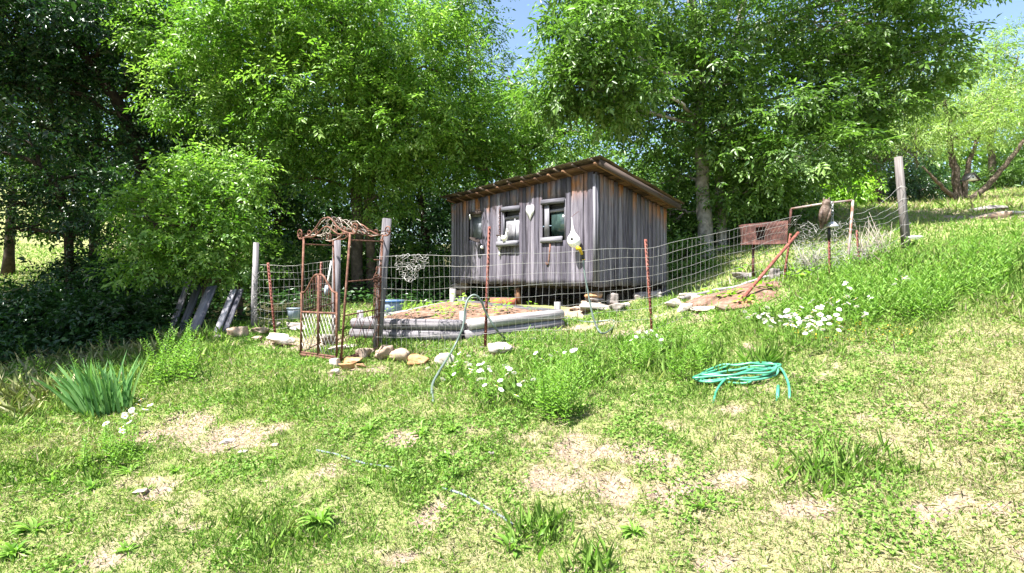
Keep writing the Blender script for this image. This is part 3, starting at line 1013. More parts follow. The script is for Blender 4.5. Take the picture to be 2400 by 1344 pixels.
for px, Y, bits, lab in WOOD:
    b0 = foot(px, Y)
    top = P(bits[0][0], bits[0][1], bits[0][2])
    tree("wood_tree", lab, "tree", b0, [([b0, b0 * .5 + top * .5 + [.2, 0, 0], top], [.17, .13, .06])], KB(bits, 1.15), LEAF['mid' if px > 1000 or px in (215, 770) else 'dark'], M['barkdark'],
         group="trees of the wood behind the shed", per_cluster=12, leaves=6, ll=.15, lw=.065, step=.08, cl_r=.55, flat=.4, twigs=5)

# upper lawn on the right: willow, cedar, tall pale tree and the bushes behind
b0 = foot(2248, 20.0)
tree("willow_tree", "many stemmed pale feathery tree with a birdhouse on the upper lawn", "tree", b0,
     [([b0, P(2238, 400, 20), P(2228, 345, 20), P(2215, 250, 20), P(2190, 150, 20)], [.15, .125, .095, .055, .025]),
      ([b0 + [.25, .1, 0], P(2262, 420, 20.1), P(2275, 370, 20.2), P(2300, 300, 20.2), P(2340, 230, 20.2)], [.12, .10, .075, .05, .025]),
      ([b0 + [.3, -.1, .1], P(2310, 440, 19.8), P(2350, 395, 19.6), P(2400, 330, 19.4), P(2450, 270, 19.2)], [.12, .10, .085, .06, .025]),
      ([b0 + [-.1, 0, .1], P(2225, 455, 19.8), P(2190, 420, 19.6), P(2160, 390, 19.6)], [.09, .07, .05, .02])],
     KB([(2200, 240, 19.6, 80, 50, 10), (2290, 260, 19.6, 90, 50, 11), (2150, 300, 19.4, 80, 30, 9), (2370, 270, 19.2, 80, 50, 13), (2240, 320, 19.4, 90, 20, 6), (2340, 200, 19.8, 70, 40, 4), (2170, 190, 19.8, 50, 50, 7),
         (2420, 230, 19.4, 60, 50, 5), (2100, 240, 20.2, 60, 50, 8), (2060, 300, 20, 50, 35, 5)]),
     LEAF['pale'], M['bark'], per_cluster=16, leaves=9, ll=.13, lw=.026, step=.05, cl_r=.48, flat=.6, droop=.35, updown=.8, limb_r=.05, twigs=9)
b0 = foot(2330, 27.0)
tree("tall_pale_tree", "tall thin pale green tree against the blue sky at the upper right", "tree", b0,
     [([b0, P(2320, 320, 27), P(2325, 220, 27), P(2335, 110, 27)], [.18, .14, .09, .03]), ([P(2318, 330, 27), P(2360, 230, 27), P(2390, 120, 27)], [.11, .08, .03])],
     KB([(2310, 150, 26.5, 50, 50, 12), (2360, 130, 27, 50, 50, 12), (2340, 210, 26.8, 70, 50, 16), (2290, 220, 26.5, 45, 45, 8), (2400, 190, 26.5, 50, 70, 12), (2345, 290, 26.5, 80, 40, 13), (2170, 300, 27, 50, 60, 10)]),
     LEAF['pale'], M['bark'], per_cluster=13, leaves=8, ll=.19, lw=.04, step=.08, cl_r=.65, flat=.7, droop=.2, updown=.8)
b0 = foot(2052, 22.5)
tree("cedar_tree", "grey green cedar with a dark straight trunk and drooping dead boughs", "tree", b0,
     [([b0, P(2050, 400, 22.5), P(2045, 300, 22.5), P(2040, 180, 22.5), P(2035, 90, 22.5)], [.24, .21, .16, .09, .03])],
     KB([(2040, 300, 22, 110, 40, 20), (1990, 340, 21.6, 90, 35, 16), (2090, 360, 21.8, 80, 30, 12), (1960, 250, 22, 90, 45, 16), (2040, 200, 22, 90, 50, 16), (2080, 260, 22, 80, 40, 12), (1950, 385, 21.4, 80, 30, 12), (2040, 120, 22.4, 60, 50, 9)]),
     LEAF['cedar'], M['bark'], per_cluster=16, leaves=8, ll=.13, lw=.035, step=.05, cl_r=.5, flat=.5, droop=.3, updown=.8, twigs=12)
for i, (px, Y, bits, mk, lab, nm) in enumerate((
        (1905, 20.5, [(1900, 430, 20, 55, 40, 16), (1945, 410, 20.2, 50, 35, 12), (1870, 455, 19.8, 40, 24, 9)], 'sage', "grey green rounded shrub left of the small yellow green cypress", "shrub"),
        (1990, 19.0, [(1988, 440, 19, 26, 22, 9), (1985, 462, 19, 34, 16, 9), (1990, 415, 19, 14, 14, 4)], 'lime', "small yellow green cypress beside the grey green shrub", "shrub"),
        (1790, 21.5, [(1800, 400, 21.5, 80, 60, 20), (1760, 450, 21, 70, 40, 16), (1840, 440, 21, 50, 40, 10)], 'mid', "green bush seen between the two pale trunks and the grey green shrub", "shrub"),
        (2160, 24.0, [(2150, 430, 24, 70, 40, 20), (2110, 400, 24, 60, 50, 16), (2200, 440, 24, 60, 30, 12)], 'dark', "dark bush in the shade left of the feathery tree", "shrub"),
        (2390, 27.0, [(2390, 400, 27, 80, 45, 26), (2440, 360, 27, 70, 60, 16), (2320, 425, 27, 60, 25, 12), (2250, 430, 27.5, 70, 25, 12)], 'mid', "green bush on the skyline behind the right fork of the feathery tree", "shrub"))):
    b0 = foot(px, Y)
    tree(nm, lab, nm, b0, [([b0, P(bits[0][0], bits[0][1], bits[0][2])], [.07, .03])], KB(bits, 1.6), LEAF[mk], M['barkdark'], per_cluster=13, leaves=7, ll=.12, lw=.05, step=.055, cl_r=.42, flat=.5, twigs=4)
# the tree line on the ridge: nobody could count it
data, _ = crown_leaves([(np.array([x, y, tz(x, y) + h]), (6, 4, h), 70) for x, y, h in
                        ((-34, 46, 6), (-24, 44, 6.5), (-14, 40, 6.5), (-4, 38, 6), (6, 40, 5.5), (16, 42, 4.6), (26, 40, 3.6), (36, 40, 3.4), (46, 40, 4), (-44, 48, 7))],
                       per_cluster=12, leaves=6, ll=.45, lw=.2, step=.2, cl_r=1.1)
tl = leaf_mesh("tree_line", *data[:3], data[3], data[4], LEAF['mid'], data[5])
tag(tl, "distant line of trees along the ridge behind everything", "tree line", kind="stuff")

# shrubs filling the gully
GUL = [(40, 740, 10.6, 110, 60, 30), (160, 700, 11.2, 110, 60, 30), (270, 740, 10.2, 90, 50, 26), (250, 610, 12.8, 110, 60, 28), (360, 680, 11.6, 80, 60, 24), (-60, 800, 9.2, 90, 60, 22), (640, 600, 13.6, 60, 50, 18),
       (930, 600, 15.2, 70, 50, 16), (1000, 640, 15.0, 60, 40, 14), (720, 640, 14.6, 70, 50, 18), (820, 620, 15.4, 70, 60, 18), (420, 620, 13.0, 90, 60, 22), (1610, 610, 12.9, 50, 40, 16), (1745, 575, 14.6, 60, 50, 18), (1820, 560, 15.5, 60, 30, 12), (1590, 540, 15.5, 70, 60, 20)]
GLAB = ["dark leafy shrub low in the gully at the left edge", "dark shrub in the middle of the gully below the bare boughs", "shrub at the front of the gully nearest the iris clump", 
        "dark shrub in the gully under the leaning trunk", "shrub in the deep shade left of the grey planks", "shrub at the mown edge beyond the iris clump", "shrub behind the short left fence",
        "dark undergrowth bush behind the chicken wire scrap", "dark bush beside the left corner of the shed", "bush behind the white handled paddle in the arch", "bush seen through the opening of the arch", "bush behind the small bright tree",
        "low green bush at the back right corner of the shed", "dark bush under the big tree right of its second trunk", "low bush behind the rust red metal box", "green bush behind the shed's low back wall"]
for (px, py, Y, rx, ry, k), lab in zip(GUL, GLAB):
    b0 = foot(px, Y)
    c = P(px, py, Y)
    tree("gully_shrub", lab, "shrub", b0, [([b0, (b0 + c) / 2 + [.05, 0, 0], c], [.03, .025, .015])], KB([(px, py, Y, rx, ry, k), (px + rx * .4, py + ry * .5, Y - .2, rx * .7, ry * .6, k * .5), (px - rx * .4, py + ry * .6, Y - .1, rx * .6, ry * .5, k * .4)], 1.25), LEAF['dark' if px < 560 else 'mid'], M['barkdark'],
         group="shrubs in the shaded gully and under the wood", per_cluster=10, leaves=6, ll=.10, lw=.048, step=.05, cl_r=.30, flat=.45, limb_r=.02, twigs=4)
# ground cover under the trees
n_ = 60000
y = np.sqrt(RS.uniform(7.5 ** 2, 19 ** 2, n_)); x = RS.uniform(-.98, .45, n_) * y
k = RS.uniform(size=n_) < woods(x, y) * np.clip(fbm(x * 1.5, y * 1.5, 91) * 1.8 - .35, .06, 1)
x, y = x[k], y[k]
hh = RS.uniform(0.02, .38, len(x)) * np.clip(fbm(x * 2, y * 2, 95) * 2 - .3, .1, 1)
dd = unit(len(x)); dd[:, 2] = np.abs(dd[:, 2]) * .3
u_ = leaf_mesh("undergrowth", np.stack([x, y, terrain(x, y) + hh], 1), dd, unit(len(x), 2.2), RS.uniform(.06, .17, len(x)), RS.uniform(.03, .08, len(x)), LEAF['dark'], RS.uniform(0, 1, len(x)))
tag(u_, "low dark ground cover under the trees of the shaded gully", "undergrowth", kind="stuff")
# ------------------------------------------------------------------ the shed
SA = np.array([1.418, 9.5, 1.63])
EU = np.array([-.619, .785, .019])     # along the front, to the left
ES = np.array([.788, .615, .014])      # along the right side, going back
EZ = np.array([0, 0, 1.0])
NF = nrm(np.array([-.785, -.619, 0]))  # out of the front
NS = nrm(np.array([.615, -.788, 0]))   # out of the right side
WU, WS = 4.585, 1.966


def fr(u, v, n_=0.0):
    return SA + EU * u + EZ * v + NF * n_


def sd(s, v, n_=0.0):
    return SA + ES * s + EZ * v + NS * n_


def px_front(px, py):
    d = np.array([(px - CX) / F, 1, -(py - CY) / F])
    o_ = np.array([0, 0, EYE])
    t = ((SA - o_) @ NF) / (d @ NF)
    q = o_ + d * t - SA
    u = q[:2] @ EU[:2] / (EU[:2] @ EU[:2])
    return u, q[2] - EU[2] * u


def zroof(u, s):
    return 1.94 - .027 * u - .262 * s


shed = thing("shed", "weathered grey board shed on stone piers with a sloping roof and three small windows", "shed", SA)
base = np.array(SA)


def wall(name, pos, length, vtop, openings=(), seed=1, extra_top=.03, wmin=.085, wmax=.15, foot_=-.03):
    rng = np.random.RandomState(seed)
    mb = MB()
    sh_ = []
    u = 0.0
    while u < length:
        w_ = rng.uniform(wmin, wmax)
        u1 = min(u + w_, length)
        off = rng.uniform(0, .014)
        th = .018
        cu = (u + u1) / 2
        ranges = [(foot_ + rng.uniform(-.02, .012), vtop(cu) + extra_top)]
        for (a0, a1, b0_, b1_) in openings:
            if a0 < cu < a1:
                new = []
                for lo, hi in ranges:
                    if b0_ > lo: new.append((lo, min(hi, b0_)))
                    if b1_ < hi: new.append((max(lo, b1_), hi))
                ranges = new
        gap = rng.uniform(.0015, .006)
        tone = float(np.clip(rng.normal(.5, .24), 0, 1))
        lean = rng.normal(0, .004)
        for lo, hi in ranges:
            if hi - lo < .03:
                continue
            nseg = max(2, int((hi - lo) / .12))
            V, G, S = [], [], []
            so1, so2 = rng.uniform(0, 60, 2)
            for k in range(nseg + 1):
                v = lo + (hi - lo) * k / nseg
                wob = .0025 * math.sin(v * 7 + so1) + lean * v
                for uu in (u + gap, u1 - gap):
                    for nn in (off, off + th):
                        V.append(pos(uu + wob, v, nn))
                        G.append((uu - u + so1, nn + so2, v))
                        S.append(np.clip((v - (vtop(cu) - .42)) / .3, 0, 1))
            Fq = []
            for k in range(nseg):
                i = k * 4
                Fq += [(i, i + 2, i + 6, i + 4), (i + 1, i + 5, i + 7, i + 3), (i, i + 4, i + 5, i + 1), (i + 2, i + 3, i + 7, i + 6)]
            e = nseg * 4
            Fq += [(0, 1, 3, 2), (e, e + 2, e + 3, e + 1)]
            mb.add(V, Fq, 0, tone, G)
            sh_ += S
        u = u1
    o_ = mb.build(name, M['shedwood'], shed)
    a = o_.data.attributes.new("sheltered", 'FLOAT', 'POINT')
    a.data.foreach_set("value", np.array(sh_, np.float32))
    return o_


def win(x0, y0, x1, y1):
    """u0,u1,v0,v1 on the front wall of a rectangle of the photograph."""
    a = [px_front(x0, (y0 + y1) / 2)[0], px_front(x1, (y0 + y1) / 2)[0]]
    xm = (x0 + x1) / 2
    b = [px_front(xm, y0)[1], px_front(xm, y1)[1]]
    return min(a), max(a), min(b), max(b)


W3 = win(1277, 468, 1326, 565)
W2 = win(1179, 486, 1220, 570)
W1 = win(1103, 503, 1131, 563)
wall("front_wall", fr, WU, lambda u: zroof(u, 0) - .03, (W3, W2, W1), seed=4)
wall("side_wall", sd, WS, lambda s: zroof(0, s) - .03, seed=9, wmin=.09, wmax=.16)
wall("back_wall", lambda u, v, n_: fr(u, v) + ES * WS - NF * n_, WU, lambda u: zroof(u, WS) - .03, seed=12, wmin=.15, wmax=.22, foot_=-.5)  # unseen planks lengthened below the floor to block light under the shed
wall("end_wall", lambda s, v, n_: sd(s, v) + EU * WU - NS * n_, WS, lambda s: zroof(WU, s) - .03, seed=13, wmin=.15, wmax=.22)

# floor frame, set back under the boards
fm = MB()
for s_ in (.45, 1.05, 1.7):
    fm.bar(fr(.04, -.06, 0) + ES * s_, fr(WU - .04, -.06, 0) + ES * s_, .07, .06, rnd=.1)
for k in range(10):
    s_ = .10 + k * .195
    fm.bar(fr(.02, -.015, 0) + ES * s_, fr(WU - .02, -.015, 0) + ES * s_, .02, .19, wd=(0, 0, 1), rnd=.1)
fm.build("floor_frame", M['darkwood'], shed)
cb = MB()
cb.bar(fr(-.018, -.03, .03), fr(-.018, zroof(0, 0) - .05, .03), .055, .02, wd=EU, rnd=.5)
cb.bar(sd(.04, -.03, .03), sd(.04, zroof(0, 0) - .06, .03), .07, .02, wd=ES, rnd=.35)
cb.build("corner_board", M['plankleft'], shed)

# roof
u0, u1_, s0, s1 = -.30, WU - .05, -.20, WS + .02


def rf(u, s, up=0.0):
    return SA + EU * u + ES * s + EZ * (zroof(u, s) + up)


dk = MB()
s = s0
kk = 0
while s < s1:
    w_ = random.uniform(.13, .19)
    dk.bar(rf(u0 + random.uniform(-.03, .03), s + w_ / 2, .035), rf(u1_ + random.uniform(-.03, .03), s + w_ / 2, .035), w_ - .008, .02, wd=ES - EZ * .262)
    s += w_
dk.build("roof_deck", M['shedwood_in'], shed)
nrf = 13
for k in range(nrf):
    u = -.22 + (WU + .05) * k / (nrf - 1)
    rb = MB()
    rb.bar(rf(u, s0 - random.uniform(.02, .05), .01), rf(u + random.uniform(-.02, .02), s1 - .05, .01), .042, .034, wd=EU, rnd=random.random())
    rb.build("rafter", M['shedwood_in'], shed)
for k in range(11):
    u = -.18 + (WU + .0) * k / 10
    rb = MB()
    pa = rf(u, s0 - random.uniform(.05, .09), .065)
    pb_ = rf(u + random.uniform(-.05, .05), s1, .065)
    rb.tube([pa, (pa + pb_) / 2 + [0, 0, .01], pb_], [.02, .022, .018], 7, rough=.05)
    rb.build("roof_pole", M['darkwood'], shed, smooth=True)
bg_ = MB()
bg_.bar(rf(u0 - .012, s0 - .02, .02), rf(u0 - .012, s1 + .02, .02), .10, .022, wd=EZ, rnd=.4)
bg_.build("barge_board", M['darkwood'], shed)
# overlapping sheets of old corrugated iron
nsh = 7
for k in range(nsh):
    ua = u0 - .03 + (u1_ - u0 + .08) * k / nsh - .04
    ub = u0 - .03 + (u1_ - u0 + .08) * (k + 1) / nsh + .04
    sa, sb = s0 - .06 + random.uniform(-.04, .03), s1 + .03 + random.uniform(-.04, .05)
    lift = .098 + (k % 2) * .008
    mb = MB()
    nu, nsg = 26, 8
    V = []
    for i in range(nu + 1):
        for j in range(nsg + 1):
            uu = ua + (ub - ua) * i / nu
            ss = sa + (sb - sa) * j / nsg
            V.append(rf(uu, ss, lift + .009 * math.cos(i * math.pi / 1.5) + .008 * math.sin(j * 1.7 + k * 2) + (.012 * math.sin(k * 3.1) if j == 0 else 0)))
    n0 = len(V)
    V = V + [v - np.array([0, 0, .003]) for v in V]
    Fq = []
    for i in range(nu):
        for j in range(nsg):
            a = i * (nsg + 1) + j
            Fq += [(a, a + nsg + 1, a + nsg + 2, a + 1), (a + n0, a + n0 + 1, a + n0 + nsg + 2, a + n0 + nsg + 1)]
    for i in range(nu):
        for j in (0, nsg):
            a = i * (nsg + 1) + j
            Fq.append((a, a + n0, a + n0 + nsg + 1, a + nsg + 1))
    mb.add(V, Fq)
    mb.build("roof_sheet", M['tin'], shed, smooth=True)


# windows
def window(w_, pane_rect, panem, lint=None, sillr=None, deep=.05, lintm='plankleft', muntin=None):
    u_0, u_1, v_0, v_1 = w_
    fm_ = MB()
    for uu in (u_0 + .012, u_1 - .012):
        fm_.bar(fr(uu, v_0, -.02), fr(uu, v_1, -.02), .03, .07, wd=EU, rnd=.45)
    a0, a1, b0_, b1_ = pane_rect
    fm_.bar(fr(u_0, b1_ + .03, -.03), fr(u_1, b1_ + .03, -.03), .055, .025, wd=EZ, rnd=.55)
    fm_.bar(fr(u_0, v_1 - .02, -.05), fr(u_1, v_1 - .02, -.05), .04, .03, wd=EZ, rnd=.2)
    fm_.bar(fr(u_0, (b1_ + v_1) / 2 + .02, -.10), fr(u_1, (b1_ + v_1) / 2 + .02, -.10), max(.05, v_1 - b1_ - .06), .02, wd=EZ, rnd=.05)
    if muntin is not None:
        um = a0 + (a1 - a0) * muntin
        fm_.bar(fr(um, b0_, -.028), fr(um, b1_, -.028), .018, .02, wd=EU, rnd=1)
    wo = fm_.build("window", M['plankleft'], shed)
    pn = MB()
    pn.box(fr((a0 + a1) / 2, (b0_ + b1_) / 2, -.045), ((a1 - a0) / 2, (b1_ - b0_) / 2, .004), (nrm(EU), EZ, NF))
    pn.build("pane", panem, wo)
    if lint is not None:
        lb = MB()
        lu0, lu1, lv0, lv1 = lint
        lb.bar(fr(lu0, (lv0 + lv1) / 2 - .01, .045), fr(lu1, (lv0 + lv1) / 2 + .01, .045), (lv1 - lv0) * .85, .022, wd=EZ, rnd=.25)
        lb.build("lintel", M[lintm], wo)
    if sillr is not None:
        sb_ = MB()
        lu0, lu1, lv0, lv1, dp = sillr
        sb_.box((fr(lu0, (lv0 + lv1) / 2, dp / 2 + .03) + fr(lu1, (lv0 + lv1) / 2, dp / 2 + .03)) / 2, ((lv1 - lv0) / 2, dp / 2, (lu1 - lu0) / 2), (EZ, NF, nrm(EU)), rnd=.55)
        sb_.build("sill", M['plankleft'], wo)
    return wo


o3 = window(W3, win(1289, 497, 1324, 554), M['glassdark'], win(1272, 466, 1327, 480), (*win(1272, 556, 1322, 569), .035), muntin=None)
tag(o3, "window with a dark dirty pane and a broad sill board, nearest the corner")
o2 = window(W2, win(1183, 513, 1219, 566), M['glasspale'], win(1179, 483, 1222, 497), (*win(1174, 566, 1220, 578), .10), muntin=.38)
tag(o2, "window with a pale pane above a thick shelf, in the middle of the front")
o1 = window(W1, win(1104, 508, 1130, 561), M['glassgrey'], win(1101, 496, 1131, 506), None, lintm='darkwood')
tag(o1, "window closed by a dull grey pane, farthest from the corner")
# inner boarding beside the corner window (the narrow casing on its left)
cb = MB()
q = win(1277, 482, 1288, 556)
cb.bar(fr((q[0] + q[1]) / 2, q[2], .004), fr((q[0] + q[1]) / 2, q[3], .004), (q[1] - q[0]) * .9, .02, wd=EU, rnd=.7)
cb.build("casing", M['plankleft'], o3)

# things hung on the front of the shed
def on_front(px, py, n_=.05):
    u, v = px_front(px, py)
    # correct for the distance it hangs off the wall
    d = fr(u, v) - np.array([0, 0, EYE])
    k = n_ / -(nrm(d) @ NF)
    return fr(u, v) - nrm(d) * k


FRX = (nrm(EU), EZ, NF)
# heart
mb = MB()
hc = on_front(1243, 497, .045)
t = np.linspace(0, 2 * np.pi, 28, endpoint=False)
hx = 16 * np.sin(t) ** 3
hy = 13 * np.cos(t) - 5 * np.cos(2 * t) - 2 * np.cos(3 * t) - np.cos(4 * t)
hy = np.where(hy > 5, hy + (np.abs(hx) > 2) * 5, hy * 1.25)
S1 = .0066
ring = [hc + nrm(EU) * a * S1 * 1.15 + EZ * b * S1 * 1.2 for a, b in zip(hx, hy)]
front = [p + NF * .012 for p in ring]
cen = hc + NF * .022
V = ring + front + [cen, hc]
Fq = [(i, (i + 1) % 28, 28 + (i + 1) % 28, 28 + i) for i in range(28)] + [(28 + i, 28 + (i + 1) % 28, 56) for i in range(28)] + [((i + 1) % 28, i, 57) for i in range(28)]
mb.add(V, Fq)
o = tag(mb.build("heart_ornament", M['white']), "white heart shaped ornament hung between the two glazed shed windows", "ornament")
recentre(o, hc)
# gourd birdhouse
gc_ = on_front(1345, 563, .17)
t = thing("gourd_birdhouse", "white bottle gourd birdhouse with a dark hole hanging near the shed corner", "birdhouse", gc_)
mb = MB()
mb.lathe(gc_, [(-.135, .012), (-.13, .045), (-.105, .085), (-.06, .112), (0, .118), (.05, .10), (.09, .068), (.13, .042), (.18, .028), (.25, .018), (.31, .010), (.36, .006), (.40, .003)], 16, ax=np.array([[1, 0, 0], [0, 1, 0], [-.10, .06, 1]]))
mb.build("gourd", M['white'], t, smooth=True)
mb = MB()
dcam = nrm(np.array([0, 0, EYE]) - gc_)
hx_ = nrm(np.cross(dcam, EZ))
hd = nrm(dcam + hx_ * .32 + EZ * .10)
hc2 = gc_ + hd * .113 + EZ * .01
a1 = nrm(np.cross(hd, EZ))
mb.lathe(hc2, [(0, .024), (.006, .024)], 12, ax=np.stack([a1, np.cross(hd, a1), hd]))
mb.build("entrance_hole", M['black'], t)
mb = MB()
mb.tube([gc_ + [-.04, .024, .40], gc_ - NF * .10 + [0, 0, .50], gc_ - NF * .15 + [0, 0, .50]], .004, 5)
mb.build("hanger", M['rustdark'], t)
# oval plaque, tilted shelf-like disc low on the grey window
pc = on_front(1113, 562, .16)
mb = MB()
axx = nrm(np.array([.85, -.30, -.42])); axn = nrm(np.array([.25, -.55, .80])); axy = np.cross(axn, axx); axn = np.cross(axx, axy)
mb.lathe(pc, [(-.010, .118), (-.006, .128), (.006, .128), (.010, .118)], 22, sc=(1, .62), ax=np.stack([axx, axy, axn]))
o = tag(mb.build("oval_plaque", M['darkwood']), "brown oval wooden disc sticking out below the grey shed window", "plaque")
recentre(o, pc)
mb = MB()
mb.lathe(on_front(1130, 580, .06), [(-.035, .02), (-.02, .035), (.01, .038), (.03, .03), (.038, .012)], 12)
o = tag(mb.build("insulator", M['white'], smooth=True), "small white knob on the boards below the oval disc", "knob")
recentre(o, on_front(1130, 580, .06))
# hanging chain with a bell shaped feeder left of the pale window
c0 = on_front(1171, 490, .05)
t = thing("wind_bell", "dark chain with a grey metal bell hanging beside the pale shed window", "bell", c0)
mb = MB()
for k in range(12):
    p = c0 - EZ * (.045 * k)
    a = math.pi / 2 * (k % 2)
    dx = np.array([math.cos(a), math.sin(a), 0])
    tt = np.linspace(0, 2 * np.pi, 9)
    mb.tube([p + dx * .017 * math.cos(q_) + EZ * .031 * math.sin(q_) for q_ in tt], .006, 5, cap=False)
mb.build("chain", M['rustdark'], t)
mb = MB()
bc = c0 - EZ * .62
mb.lathe(bc, [(-.26, .012), (-.24, .03), (-.16, .055), (-.06, .06), (.0, .05), (.04, .028), (.06, .01)], 12)
mb.build("bell", M['steel'], t, smooth=True)
mb = MB()
mb.bar(bc + nrm(EU) * .10 + EZ * .075, bc - nrm(EU) * .08 + EZ * .06, .03, .03, rnd=.2)
mb.build("crossbar", M['darkwood'], t)
mb = MB()
mb.tube([bc - EZ * .24, bc - EZ * .30, bc - EZ * .36], [.008, .022, .02], 8)
mb.build("clapper", M['white'], t)
# white hen figure on the shelf of the pale window
hb = on_front(1183, 563, .12)
mb = MB()
e = -nrm(EU)
path = [hb - e * .10 + EZ * .10, hb - e * .075 + EZ * .055, hb - e * .03 + EZ * .035, hb + e * .03 + EZ * .04, hb + e * .06 + EZ * .085, hb + e * .065 + EZ * .15, hb + e * .085 + EZ * .175, hb + e * .115 + EZ * .168]
mb.tube(path, [.012, .035, .058, .055, .034, .022, .028, .008], 10)
mb.tube([hb - e * .03 + EZ * .0, hb - e * .03 - EZ * .035], .022, 8)
mb.tube([hb + e * .03 + EZ * .0, hb + e * .03 - EZ * .035], .022, 8)
mb.bar(hb + e * .075 + EZ * .185, hb + e * .075 + EZ * .225, .05, .012, wd=e)
o = tag(mb.build("hen_figure", M['white'], smooth=True), "small white hen figure standing on the shelf of the pale window", "figurine")
recentre(o, hb - EZ * .035)
# rusty hooked strap under the corner window
p0, p1 = on_front(1290, 571, .035), on_front(1286, 617, .035)
mb = MB()
mb.tube([p0, p0 * .5 + p1 * .5, p1, p1 + nrm(EU) * .03 - EZ * .03, p1 + nrm(EU) * .07 - EZ * .02, p1 + nrm(EU) * .075 + EZ * .02], [.016, .017, .016, .013, .011, .008], 7)
o = tag(mb.build("rusty_hook", M['rust'], smooth=True), "long rusty iron hook hanging under the dark corner window", "hook")
recentre(o, p0)
p0, p1 = on_front(1101, 503, .05), on_front(1104, 526, .05)
mb = MB()
mb.bar(p0, p0 * .5 + p1 * .5, .035, .02, rnd=1)
o = tag(mb.build("white_bracket", M['white']), "small white bracket at the top left of the grey shed window", "bracket")
recentre(o, p0)


# ------------------------------------------------------------------ stones
def rock_mesh(size, seed, flat=1.0, lev=3):
    """A broken fieldstone: a cube cut by random planes, softened and roughened."""
    rng = np.random.RandomState(seed)
    n_ = 10
    V, idx = [], {}
    Fq = []
    for ax in range(3):
        for sg in (-1, 1):
            for i in range(n_ + 1):
                for j in range(n_ + 1):
                    p = np.zeros(3)
                    p[ax] = sg
                    p[(ax + 1) % 3] = -1 + 2 * i / n_
                    p[(ax + 2) % 3] = -1 + 2 * j / n_
                    k = tuple(np.round(p, 4))
                    if k not in idx:
                        idx[k] = len(V)
                        V.append(p)
            for i in range(n_):
                for j in range(n_):
                    def K(a, b):
                        p = np.zeros(3)
                        p[ax] = sg
                        p[(ax + 1) % 3] = -1 + 2 * a / n_
                        p[(ax + 2) % 3] = -1 + 2 * b / n_
                        return idx[tuple(np.round(p, 4))]
                    f = (K(i, j), K(i + 1, j), K(i + 1, j + 1), K(i, j + 1))
                    Fq.append(f if sg > 0 else f[::-1])
    V = np.array(V)
    d = nrm(V)
    r = .92 / np.max(np.abs(d), axis=1)
    for k in range(9):
        nv = nrm(rng.normal(size=3))
        h = rng.uniform(.5, .95)
        q = d @ nv
        r = np.where(q > .05, np.minimum(r, h / np.maximum(q, .05)), r)
    for k in range(14):
        nv = rng.normal(size=3) * rng.uniform(2, 7)
        r = r + .022 * np.sin(d @ nv + rng.uniform(0, 6))
    V = d * r[:, None] * np.asarray(size) / 2
    return V, Fq


_rk = [0]


def rock(c, size, label, mat='stone', rot=None, seed=None, name="rock", tilt=(0, 0)):
    _rk[0] += 1
    seed = seed or 100 + _rk[0]
    V, Fq = rock_mesh(size, seed)
    a = random.uniform(-.4, .4) if rot is None else rot
    R = Matrix.Rotation(a, 3, 'Z') @ Matrix.Rotation(tilt[0], 3, 'X') @ Matrix.Rotation(tilt[1], 3, 'Y')
    V = V @ np.array(R).T
    mb = MB()
    c = np.asarray(c, float)
    mb.add(V + c, Fq)
    o_ = mb.build(name, M[mat], None, smooth=False)
    tag(o_, label, "rock")
    return recentre(o_, c - [0, 0, size[2] * .4])


def rock_px(px, py, w_, h_, label, mat='stone', dep=.7, Y=None, **kw):
    """w_, h_ pixels of the photograph; py is where it meets the ground."""
    g_ = ghit(px, py) if Y is None else P(px, py, Y)
    y = g_[1]
    W_, H_ = w_ / F * y * 1.06, h_ / F * y * 1.25
    return rock((g_[0], y + W_ * dep * .35, g_[2] + H_ * .38), (W_, W_ * dep, H_), label, mat, **kw)


# piers under the shed
pc = fr(.13, 0, -.12)
gz = tz(pc[0], pc[1])
H = SA[2] - .13 - gz
for k, (h, w_, dx, mt, lab) in enumerate(((.40, .40, -.02, 'stone', "mossy tan stone at the foot of the shed's corner pier"), (.26, .30, .02, 'stonegrey', "middle grey stone of the shed's corner pier"),
                                         (.34, .30, -.01, 'stoneorange', "top ochre stone of the shed's corner pier under the floor"))):
    zc = gz + H * (sum((.40, .26, .34)[:k]) + h / 2)
    rock(pc + np.array([dx, 0, zc - pc[2]]), (w_ * 1.05, w_ * 1.0, H * h * 1.28), lab, mt, seed=20 + k)
pc = fr(-.02, 0, -.30)
rock(np.array([pc[0] + .08, pc[1] + .05, gz + H * .46]), (.24, .22, H * 1.02), "dark upright stone behind the shed's corner pier", 'stonegrey', seed=31)
pc = fr(WU - .12, 0, -.15)
gz = tz(pc[0], pc[1])
H = SA[2] + .05 - gz
for k, lab in enumerate(("bottom stone of the shaded pier at the shed's far left", "second stone of the shaded pier at the shed's far left", "third stone of the shaded pier at the shed's far left", "top stone of the shaded pier at the shed's far left")):
    rock(np.array([pc[0] + (.03 if k % 2 else -.03), pc[1], gz + H * (k + .5) / 4]), (.44, .40, H / 4 * 1.3), lab, 'stonegrey' if k % 2 else 'stone', seed=41 + k)
for s_, nm in ((WS - .12, "hidden pier under the far back corner of the shed"),):
    pc = sd(s_, 0, -.15)
    gz = tz(pc[0], pc[1])
    rock(np.array([pc[0], pc[1], (gz + SA[2]) / 2 - .06]), (.34, .34, max(.2, SA[2] - gz)), "stone pier under the back right corner of the shed", 'stonegrey', seed=51)
